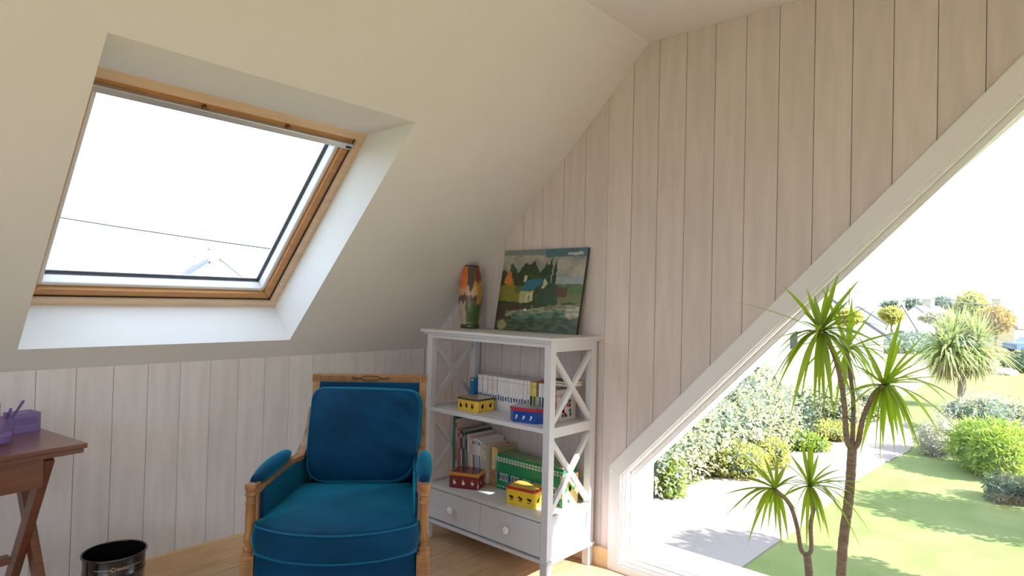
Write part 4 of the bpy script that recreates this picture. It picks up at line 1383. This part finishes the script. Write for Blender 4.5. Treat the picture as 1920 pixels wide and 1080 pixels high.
crown(D2, PD - .07, [(1500, 812), (1515, 810), (1535, 850), (1563, 868), (1635, 1005), (1615, 1030), (1598, 925), (1616, 945), (1545, 985), (1512, 1035), (1462, 862), (1540, 1000), (1480, 905), (1620, 905), (1490, 960), (1640, 950), (1555, 1010), (1524, 990), (1500, 1000), (1580, 880), (1575, 960), (1455, 940)], 8, (0.12, 0.2), 0.0135)
WORLD[0] = False

# ------------------------------------------------------------------ garden
def outdoor(r, g, b_):
    c = srgb(r, g, b_)
    return (c[0] * 0.70, c[1] * 0.70, c[2] * 0.70, 1)
M['lawn'] = mat('lawn_grass', outdoor(130, 136, 86), 0.95, col2=outdoor(114, 128, 72), vary=0.1, scale=1.3, bump=0.0, spec=0.1)
M['field'] = mat('dry_field', outdoor(186, 164, 132), 0.95, vary=0.15, scale=0.6, spec=0.1)
M['meadow'] = mat('yellow_meadow', outdoor(190, 178, 96), 0.95, vary=0.25, scale=0.3, spec=0.1)
M['path'] = mat('pale_gravel', outdoor(160, 147, 141), 0.95, vary=0.08, scale=14, spec=0.1)
M['silver_leaf'] = mat('silvery_leaf', outdoor(226, 222, 196), 0.6, col2=outdoor(130, 138, 92), vary=0.1, scale=3.0, trans=0.25, spec=0.2)
M['green_leaf'] = mat('green_leaf', outdoor(160, 180, 84), 0.6, col2=outdoor(112, 142, 62), vary=0.1, scale=3.0, trans=0.3, spec=0.2)
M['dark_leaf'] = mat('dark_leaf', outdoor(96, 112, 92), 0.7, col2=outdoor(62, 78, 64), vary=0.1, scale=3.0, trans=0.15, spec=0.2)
M['hazy_leaf'] = mat('hazy_leaf', outdoor(140, 152, 140), 0.7, col2=outdoor(112, 126, 116), vary=0.1, scale=0.6, trans=0.15, spec=0.2)  # distance haze put into the paler leaf colour
M['yellow_leaf'] = mat('yellow_leaf', outdoor(192, 188, 112), 0.7, col2=outdoor(150, 158, 84), vary=0.1, scale=2.5, trans=0.3, spec=0.2)
M['grey_leaf'] = mat('grey_leaf', outdoor(200, 194, 176), 0.7, col2=outdoor(150, 148, 126), vary=0.1, scale=3.0, trans=0.2, spec=0.2)
M['copper_leaf'] = mat('copper_leaf', outdoor(206, 176, 118), 0.7, col2=outdoor(186, 158, 104), vary=0.1, scale=1.0, trans=0.2, spec=0.2)
M['blade'] = mat('cordyline_blade', outdoor(176, 184, 124), 0.5, col2=outdoor(124, 146, 96), vary=0.1, scale=2.0, trans=0.3, spec=0.3)
M['blade_dry'] = mat('cordyline_dry_blade', outdoor(170, 152, 112), 0.7, vary=0.2, scale=2.0, trans=0.2)
M['trunk'] = mat('tree_trunk', outdoor(150, 132, 116), 0.85, vary=0.3, scale=8, bump=0.2)
M['slate'] = mat('slate_roof', outdoor(112, 112, 124), 0.6, vary=0.2, scale=6, spec=0.3)
M['stone'] = mat('pale_stone', outdoor(206, 190, 160), 0.85, vary=0.15, scale=3)
M['dark_glass'] = mat('dark_window', outdoor(70, 80, 92), 0.2)
M['brown_trim'] = mat('brown_trim', outdoor(120, 86, 60), 0.7)

gm = MB().poly([(-80, -90, GZ), (260, -90, GZ), (260, 160, GZ), (-80, 160, GZ)])
struct(gm.build('ground', 'lawn'), 'sunlit lawn spreading below the house')
def flat(name, pix, mt, h, label):
    pts = [on_ground(*p) for p in pix]
    q = MB().prism([(p.x, p.y) for p in pts], lambda a, b, hh: (a, b, hh), GZ - 0.05, GZ + h)
    return struct(q.build(name, mt), label)
flat('garden_path', [(1180, 1200), (1370, 1200), (1372, 1079), (1440, 1030), (1500, 990), (1560, 940), (1610, 898), (1660, 868), (1705, 846), (1722, 815), (1700, 790), (1640, 790), (1590, 815), (1540, 832), (1470, 855), (1400, 882), (1330, 900), (1225, 928), (1100, 960)], 'path', 0.02, 'pale gravel path curving between hedge and lawn')
flat('dry_field', [(1380, 800), (1540, 792), (1700, 742), (1745, 712), (1740, 668), (1600, 655), (1380, 668)], 'field', 0.015, 'pale dry field beyond the path')
flat('meadow', [(1380, 664), (1600, 652), (1740, 664), (2080, 668), (2080, 606), (1380, 600)], 'meadow', 0.01, 'yellow meadow strip in front of the far houses')

import numpy as np
def leaf_mesh(name, mt, parent, P, N_, size, aspect, rs, droop=None):
    """one joined mesh of small folded leaves at points P with outward directions N_"""
    n = len(P)
    rand = rs.normal(size=(n, 3))
    d = N_ * 0.7 + rand * 0.6
    d /= np.linalg.norm(d, axis=1)[:, None]
    ref = rs.normal(size=(n, 3))
    s_ = np.cross(d, ref)
    s_ /= np.linalg.norm(s_, axis=1)[:, None]
    sz_ = size * rs.uniform(0.6, 1.35, size=(n, 1))
    a = P - d * sz_ * 0.2
    b = P + d * sz_ * 0.35 + s_ * sz_ * aspect
    c = P + d * sz_
    e = P + d * sz_ * 0.35 - s_ * sz_ * aspect
    V = np.stack([a, b, c, e], axis=1).reshape(-1, 3)
    me = bpy.data.meshes.new(name)
    me.vertices.add(4 * n)
    me.vertices.foreach_set('co', V.astype('f').ravel())
    me.loops.add(4 * n)
    me.loops.foreach_set('vertex_index', np.arange(4 * n, dtype='i'))
    me.polygons.add(n)
    me.polygons.foreach_set('loop_start', np.arange(0, 4 * n, 4, dtype='i'))
    me.update(calc_edges=True)
    me.materials.append(M[mt])
    o = bpy.data.objects.new(name, me)
    COL.objects.link(o)
    o.parent = parent
    return o
seed = [100]
def shrub(name, label, cat, blobs, n, size, mt, group=None, aspect=0.28, core=None, trunk=None, shell=0.35):
    """blobs: list of (centre, radii); a thing with foliage, a dense core and stems"""
    c0 = Vector(blobs[0][0])
    th = thing(name, label, cat, (c0.x, c0.y, GZ), 0, group)
    seed[0] += 1
    rs = np.random.RandomState(seed[0])
    vol = np.array([b[1][0] * b[1][1] * b[1][2] for b in blobs]) ** 0.67
    cnt = (vol / vol.sum() * n).astype(int)
    Ps, Ns = [], []
    off = np.array([c0.x, c0.y, GZ])
    for (c, r), k in zip(blobs, cnt):
        d = rs.normal(size=(k, 3))
        d /= np.linalg.norm(d, axis=1)[:, None]
        rad = rs.uniform(0, 1, size=(k, 1)) ** shell
        rad = rad * (1 + 0.10 * np.sin(d[:, :1] * 9 + d[:, 1:2] * 7 + d[:, 2:3] * 11))
        p = np.array(c) + d * rad * np.array(r)
        keep = p[:, 2] > GZ + 0.02
        Ps.append(p[keep]); Ns.append(d[keep])
    P = np.concatenate(Ps) - off
    N_ = np.concatenate(Ns)
    leaf_mesh('foliage', mt, th, P, N_, size, aspect, rs)
    random.seed(seed[0])
    q = MB()
    for (c, r) in blobs:
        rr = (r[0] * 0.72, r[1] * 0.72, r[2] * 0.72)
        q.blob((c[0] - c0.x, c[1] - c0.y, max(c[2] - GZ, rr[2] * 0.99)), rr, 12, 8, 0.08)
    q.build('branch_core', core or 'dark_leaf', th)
    if trunk:
        (tx, ty, tz, tr0) = trunk
        MB().tube([(tx - c0.x, ty - c0.y, 0), (tx - c0.x + .05, ty - c0.y, (tz - GZ) * 0.5), (tx - c0.x, ty - c0.y, tz - GZ)], [tr0, tr0 * 0.8, tr0 * 0.5], 10).build('trunk', 'trunk', th, smooth=True)
    return th

# silvery hedge along the path
hb = []
rh = random.Random(3)
for i in range(12):
    t = i / 11
    x = 6.6 + 7.6 * t
    y = 4.0 - 0.9 * t + rh.uniform(-0.1, 0.1)
    hb.append(((x, y, GZ + 1.15), (0.95, 1.25, 1.45 + rh.uniform(-0.15, 0.2))))
shrub('hedge', 'tall silvery leaved hedge bordering the gravel path', 'hedge', hb, 42000, 0.085, 'silver_leaf', core='dark_leaf')
def gshrub(name, label, px, py, hgt, wid, n, size, mt, cat='shrub', push=0.6, group=None, core='dark_leaf', lobes=3, flatn=1.0, aspect=0.28):
    """rounded shrub whose near foot is on the ground at the pixel"""
    g = on_ground(px, py)
    vd = Vector((g.x - CAM.x, g.y - CAM.y, 0)).normalized()
    c = g + vd * wid * push
    rr_ = random.Random(px * 7 + py)
    bl = [((c.x, c.y, GZ + hgt * 0.45), (wid * 0.70, wid * 0.70, hgt * 0.55))]
    for i in range(lobes):
        a = rr_.uniform(0, 6.28)
        bl.append(((c.x + math.cos(a) * wid * 0.5, c.y + math.sin(a) * wid * 0.5, GZ + hgt * rr_.uniform(0.28, 0.5)), (wid * 0.45, wid * 0.45, hgt * rr_.uniform(0.35, 0.5))))
    return shrub(name, label, cat, bl, n, size, mt, group=group, core=core, aspect=aspect)
gshrub('shrub', 'small green leafy bush growing out of the hedge foot', 1262, 944, 0.9, 0.35, 1800, 0.08, 'green_leaf', push=0.9)
gshrub('shrub', 'yellow green bushy growth at the foot of the hedge', 1385, 905, 0.75, 0.9, 5000, 0.08, 'yellow_leaf')
gshrub('shrub', 'low yellow green growth beside the path bend', 1440, 884, 0.75, 0.7, 4000, 0.08, 'yellow_leaf')
gshrub('shrub', 'dark blue green bush shaded behind the hedge end', 1475, 838, 1.5, 1.0, 5000, 0.10, 'dark_leaf', push=1.0)
gshrub('shrub', 'low green grass clump where the hedge ends', 1490, 846, 0.5, 0.9, 3000, 0.10, 'green_leaf', push=0.4)
gshrub('shrub', 'pale silvery bush across the path bend', 1530, 818, 1.5, 1.5, 7000, 0.10, 'silver_leaf', push=1.1)
gshrub('shrub', 'low yellow clump on the far side of the path', 1560, 822, 0.45, 1.2, 3500, 0.10, 'yellow_leaf', push=0.3)
gshrub('shrub', 'second pale bush behind the potted plant leaves', 1590, 800, 1.3, 1.6, 6000, 0.11, 'silver_leaf', push=1.3)
gshrub('shrub', 'bright green juniper shrub at the right window edge', 1868, 905, 1.30, 1.15, 12000, 0.13, 'green_leaf', push=0.75, core='green_leaf', lobes=6, aspect=0.16)
gshrub('shrub', 'grey twiggy bush between lawn and juniper', 1772, 862, 1.05, 0.85, 5000, 0.10, 'grey_leaf', push=0.8, core='grey_leaf', aspect=0.12)
gshrub('shrub', 'grey bush behind the juniper', 1850, 830, 1.3, 1.5, 7000, 0.11, 'grey_leaf', push=1.1, core='dark_leaf', aspect=0.14)
gshrub('shrub', 'small grey grass clump in front of the juniper', 1890, 945, 0.55, 0.6, 3000, 0.10, 'dark_leaf', push=0.5, aspect=0.12)
gshrub('shrub', 'low dark shrub at the far right beyond the cordyline', 1918, 700, 1.3, 1.6, 4000, 0.16, 'dark_leaf', push=0.5)
# trees just right of the view whose shade falls on the lawn
shrub('garden_tree', 'leafy garden tree right of the window view shading the near lawn', 'tree', [((8.1, -3.8, -0.1), (1.0, 1.0, 0.95)), ((7.4, -3.9, -0.4), (0.8, 0.8, 0.7))], 9000, 0.12, 'green_leaf', trunk=(8.0, -3.8, -0.2, 0.12))
shrub('garden_tree', 'smaller leafy garden tree right of the view shading the lawn edge', 'tree', [((12.6, -4.4, -0.9), (1.3, 1.2, 1.1))], 6000, 0.12, 'green_leaf', trunk=(12.6, -4.4, -1.0, 0.09))

# cordyline
cg = on_ground(1803, 766)
ct = thing('cordyline_tree', 'spiky cordyline tree standing alone on the lawn', 'tree', tuple(cg))
dep = (cg - CAM).dot(fwd)
tz = at(1806, 690, dep).z - GZ
MB().tube([(0, 0, 0), (0.04, 0, tz * 0.5), (-0.02, 0.02, tz)], [0.20, 0.14, 0.13], 12).build('trunk', 'trunk', ct, smooth=True)
hz = at(1815, 650, dep)
for i, (dx, dy, dz_) in enumerate(((0.35, -0.4, 0.0), (-0.4, 0.45, -0.15), (0.1, 0.2, 0.25), (0.5, 0.3, -0.1))):
    MB().tube([(0, 0, tz - 0.1), (dx * 0.6, dy * 0.6, tz + 0.3), (dx, dy, hz.z - GZ + dz_)], [0.12, 0.09, 0.08], 8).build('branch', 'trunk', ct, smooth=True)
    for part, mt, nn, el0, el1, L0, L1 in (('blades', 'blade', 300, -0.35, 1.45, 1.1, 1.9), ('dry_blades', 'blade_dry', 130, -1.35, -0.5, 0.9, 1.4)):
        q = MB()
        rr_ = random.Random(40 + i + nn)
        for k in range(nn):
            az = rr_.uniform(0, 6.283)
            el = rr_.uniform(el0, el1)
            L_ = rr_.uniform(L0, L1)
            d = Vector((math.cos(az) * math.cos(el), math.sin(az) * math.cos(el), math.sin(el)))
            s_ = d.cross(Vector((0, 0, 1))).normalized() * 0.040
            c = Vector((dx, dy, hz.z - GZ + dz_ - 0.1))
            p1 = c + d * L_ * 0.55
            p2 = c + d * L_ + Vector((0, 0, -0.30 * L_ * max(0.2, math.cos(el))))
            q.poly([c - s_ * 0.5, c + s_ * 0.5, p1 + s_, p1 - s_])
            q.poly([p1 - s_, p1 + s_, p2])
        o = q.build('crown', mt, ct)
        o['kind'] = 'stuff'
q = MB().blob((0, 0, 0.0), (0.9, 0.6, 0.28), 10, 6, 0.12)
rk = on_ground(1888, 702)
ro = tag(q.build('boulder', 'stone'), 'pale boulder on the lawn beyond the cordyline', 'rock')
ro.location = (rk.x, rk.y, GZ + 0.12)

# ------------------------------------------------------------------ houses beyond
def house(name, label, near, far, half, eave, ridge, wall='white_ext', roof='slate', chims=(), wins=(), group=None, skylights=()):
    """ridge runs from near gable to far gable (x,y); half = half width; heights above the ground"""
    n_, f_ = Vector((near[0], near[1])), Vector((far[0], far[1]))
    L_ = (f_ - n_).length
    ang = math.atan2((f_ - n_).y, (f_ - n_).x)
    th = thing(name, label, 'house', (n_.x, n_.y, GZ), ang, group)
    fy = lambda a, b, h: (h, a, b)
    MB().prism([(-half, 0), (half, 0), (half, eave), (0, ridge), (-half, eave)], fy, 0, L_).build('wall', wall, th)
    k = (ridge - eave) / half
    for s in (-1, 1):
        o = 0.18
        pl = [(0, ridge + 0.02), (s * (half + 0.25), eave - 0.25 * k + 0.02), (s * (half + 0.25), eave - 0.25 * k + o), (0, ridge + o)]
        rf = MB().prism(pl, fy, 0.12, L_ - 0.12).build('roof', roof, th)
        for (sd, x0, x1, t0, t1) in skylights:
            if sd == s:
                y0, y1 = s * half * t0, s * half * t1
                z0, z1 = ridge - k * half * t0 + o, ridge - k * half * t1 + o
                MB().prism([(y0, z0), (y1, z1), (y1, z1 + 0.06), (y0, z0 + 0.06)], fy, x0, x1).build('roof_window', 'alu', rf)
    for s in (-1, 1):
        MB().bar((-0.03, 0, ridge + 0.05), (-0.03, s * (half + 0.25), eave - 0.25 * k + 0.05), 0.08, 0.14, up=(1, 0, 0)).build('verge', roof, th)
    for (x0, x1, w_, h_, mt) in chims:
        cm = MB().box(x0, x1, -w_ / 2, w_ / 2, ridge - 0.8, ridge + h_).build('chimney', mt, th)
        MB().box(x0 - 0.05, x1 + 0.05, -w_ / 2 - 0.05, w_ / 2 + 0.05, ridge + h_, ridge + h_ + 0.08).build('chimney_cap', 'stone', cm)
        MB().tube([((x0 + x1) / 2, 0, ridge + h_ + .08), ((x0 + x1) / 2, 0, ridge + h_ + 0.28)], 0.06, 8).build('chimney_pot', 'stone', cm)
    for (face, a, z0, w_, h_) in wins:
        if face == 'gable':
            wn = MB().box(-0.04, 0.02, a - w_ / 2, a + w_ / 2, z0, z0 + h_).build('window', 'white', th)
            MB().box(-0.06, -0.03, a - w_ / 2 + .08, a + w_ / 2 - .08, z0 + .08, z0 + h_ - .08).build('pane', 'dark_glass', wn)
        else:
            s = -1 if face == 'right' else 1
            wn = MB().box(a - w_ / 2, a + w_ / 2, s * half - 0.02, s * half + 0.04, z0, z0 + h_).build('window', 'white', th)
            MB().box(a - w_ / 2 + .08, a + w_ / 2 - .08, s * half + .0, s * half + .06, z0 + .08, z0 + h_ - .08).build('pane', 'dark_glass', wn)
    return th
na, fa_ = at(412, 486, 24), at(374, 492, 29.5)
hs = house('white_cottage', 'white gabled cottage with chimneys seen through the roof window', (na.x, na.y), (fa_.x, fa_.y), 3.2, na.z - GZ - 2.6, na.z - GZ, chims=((0.02, 0.65, 0.62, 0.36, 'white_ext'), (5.2, 5.8, 0.55, 0.30, 'white_ext')), skylights=((1, 2.4, 3.4, 0.30, 0.55),))
# thin drain on the gable
MB().box(-0.05, -0.01, -0.53, -0.44, 2.2, na.z - GZ - 0.62).build('drain_pipe', 'slate', hs)
MB().box(-0.05, -0.01, -0.53, 0.02, na.z - GZ - 0.68, na.z - GZ - 0.60).build('drain_pipe', 'slate', hs)
a1, a2 = at(1535, 548, 40), at(1560, 548, 52)
house('farmhouse', 'large white farmhouse partly hidden behind the window slope', (a1.x, a1.y), (a2.x, a2.y), 3.6, a1.z - GZ - 2.6, a1.z - GZ, chims=((0.4, 1.2, 0.8, 0.7, 'white_ext'),), wins=(('gable', 1.4, 1.0, 0.6, 1.3), ('gable', -1.6, 1.0, 0.7, 1.2)))
b1, b2 = at(1608, 576, 80), at(1652, 575, 84)
house('slate_cottage', 'grey roofed cottage left of the round yellow tree', (b1.x, b1.y), (b2.x, b2.y), 3.2, 1.9, b1.z - GZ, wins=(('right', 1.0, 0.5, 0.8, 1.0),))
c1, c2 = at(1690, 573, 71), at(1694, 573, 74)
house('slate_cottage', 'white gabled cottage right of the round yellow tree', (c1.x, c1.y), (c2.x, c2.y), 1.4, 1.6, c1.z - GZ, chims=((0.2, 0.7, 0.6, 0.4, 'white_ext'),), wins=(('gable', 0.0, 0.4, 0.8, 1.0),))
d1, d2 = at(1714, 575, 79), at(1762, 574, 83)
house('slate_cottage', 'slate roofed cottage with small windows and a stone chimney', (d1.x, d1.y), (d2.x, d2.y), 3.0, 1.8, d1.z - GZ, chims=((3.4, 4.4, 1.0, 1.0, 'stone'),), wins=(('right', 1.0, 0.6, 0.7, 0.9), ('right', 2.4, 0.6, 0.7, 0.9)))
e1_, e2_ = at(1850, 582, 66), at(1915, 583, 72)
house('stone_house', 'pale stone house end with chimney behind the copper hedge', (e1_.x, e1_.y), (e2_.x, e2_.y), 2.4, 2.2, e1_.z - GZ, wall='stone', chims=((2.6, 3.3, 0.8, 1.2, 'stone'),))

def tree(name, label, px, top, bot, wpx, depth, n, size, mt, core='dark_leaf', group='distant trees'):
    c = at(px, (top + bot) / 2, depth)
    rv = (bot - top) / 2 / FPX * depth
    rh_ = wpx / 2 / FPX * depth
    bl = [((c.x, c.y, c.z), (rh_ * 0.75, rh_ * 0.75, rv * 0.95))]
    rr_ = random.Random(px)
    for i in range(4):
        o = rgt * rr_.uniform(-0.6, 0.6) * rh_
        bl.append(((c.x + o.x, c.y + o.y, c.z + rr_.uniform(-0.35, 0.3) * rv), (rh_ * 0.5, rh_ * 0.5, rv * 0.6)))
    return shrub(name, label, 'tree', bl, n, size, mt, core=core, trunk=(c.x, c.y, c.z, 0.15), group=group)
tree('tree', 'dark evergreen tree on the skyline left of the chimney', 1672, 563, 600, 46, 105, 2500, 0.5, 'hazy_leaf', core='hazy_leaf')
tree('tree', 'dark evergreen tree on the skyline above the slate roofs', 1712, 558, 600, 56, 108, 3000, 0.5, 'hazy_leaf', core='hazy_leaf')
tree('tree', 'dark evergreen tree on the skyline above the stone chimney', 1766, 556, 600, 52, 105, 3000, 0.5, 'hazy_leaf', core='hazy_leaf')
tree('tree', 'round yellow green tree between the cottages', 1672, 576, 606, 46, 66, 3000, 0.3, 'yellow_leaf', core='yellow_leaf')
tree('tree', 'grey green tree in front of the stone chimney', 1757, 585, 606, 60, 60, 3000, 0.3, 'grey_leaf')
tree('tree', 'tall loose yellowish tree rising above the cordyline', 1822, 545, 612, 70, 62, 5000, 0.32, 'yellow_leaf')
tree('tree', 'copper coloured dense tree right of the cordyline', 1868, 574, 628, 70, 58, 5000, 0.3, 'copper_leaf', core='copper_leaf')
tree('tree', 'small green tree in front of the farmhouse', 1590, 580, 612, 44, 34, 2500, 0.2, 'yellow_leaf')
hb = []
for i in range(9):
    c = at(1622 + i * 14, 640, 52 + i * 0.4)
    hb.append(((c.x, c.y, GZ + 0.8), (1.0, 1.0, 1.0)))
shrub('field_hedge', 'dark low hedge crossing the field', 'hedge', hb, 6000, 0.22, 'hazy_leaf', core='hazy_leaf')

# utility pole with wires, and the cable seen through the roof window
pp = at(1593, 540, 58)
up_ = thing('utility_pole', 'thin utility pole standing near the farmhouse', 'pole', (pp.x, pp.y, GZ))
MB().tube([(0, 0, 0), (0, 0, pp.z - GZ)], [0.10, 0.07], 8).build('shaft', 'trunk', up_, smooth='auto')
MB().bar((rgt.x * -0.6, rgt.y * -0.6, pp.z - GZ - 0.3), (rgt.x * 0.6, rgt.y * 0.6, pp.z - GZ - 0.3), 0.08, 0.08).build('crossarm', 'trunk', up_)
def cable(label, a, b, sag, r):
    pts = []
    for i in range(25):
        t = i / 24
        p = a.lerp(b, t)
        pts.append((p.x - a.x, p.y - a.y, p.z - a.z - sag * 4 * t * (1 - t)))
    o = MB().tube(pts, r, 6).build('overhead_cable', 'gasket')
    o.location = a
    return tag(o, label, 'cable')
cable('thin cable running right from the utility pole', at(1593, 546, 58), at(2100, 575, 58), 0.5, 0.035)
cable('overhead cable crossing the sky in the roof window', at(60, 399, 20), at(620, 481, 20), 0.05, 0.024)

# parked car at the far right
cc = on_ground(1898, 662)
cr_ = thing('car', 'dark blue car parked at the far right of the meadow', 'car', tuple(cc), math.atan2(rgt.y, rgt.x))
M['car_paint'] = mat('car_paint', srgb(60, 84, 130), 0.3, coat=0.6)
body = [(-0.3, 0.35), (-0.3, 0.85), (-0.1, 0.98), (0.75, 1.05), (1.35, 1.48), (2.9, 1.50), (3.6, 1.05), (3.9, 0.98), (3.95, 0.35)]
MB().prism(body, lambda a, b, h: (a, h, b), -0.85, 0.85).build('body', 'car_paint', cr_, bevel=0.05)
MB().prism([(0.95, 1.08), (1.42, 1.42), (2.05, 1.43), (2.05, 1.06)], lambda a, b, h: (a, h, b), -0.87, 0.87).build('side_window', 'dark_glass', cr_)
MB().prism([(2.15, 1.06), (2.15, 1.43), (2.85, 1.43), (3.35, 1.08)], lambda a, b, h: (a, h, b), -0.87, 0.87).build('side_window', 'dark_glass', cr_)
for x_ in (0.5, 3.1):
    for y_ in (-0.88, 0.70):
        q = MB().lathe([(0.0005, 0), (0.31, 0), (0.33, 0.03), (0.33, 0.15), (0.31, 0.18), (0.0005, 0.18)], 20)
        q.v = [(x_ + a, y_ + c, 0.33 + b) for (a, b, c) in q.v]
        q.build('wheel', 'gasket', cr_, smooth='auto')
#@END
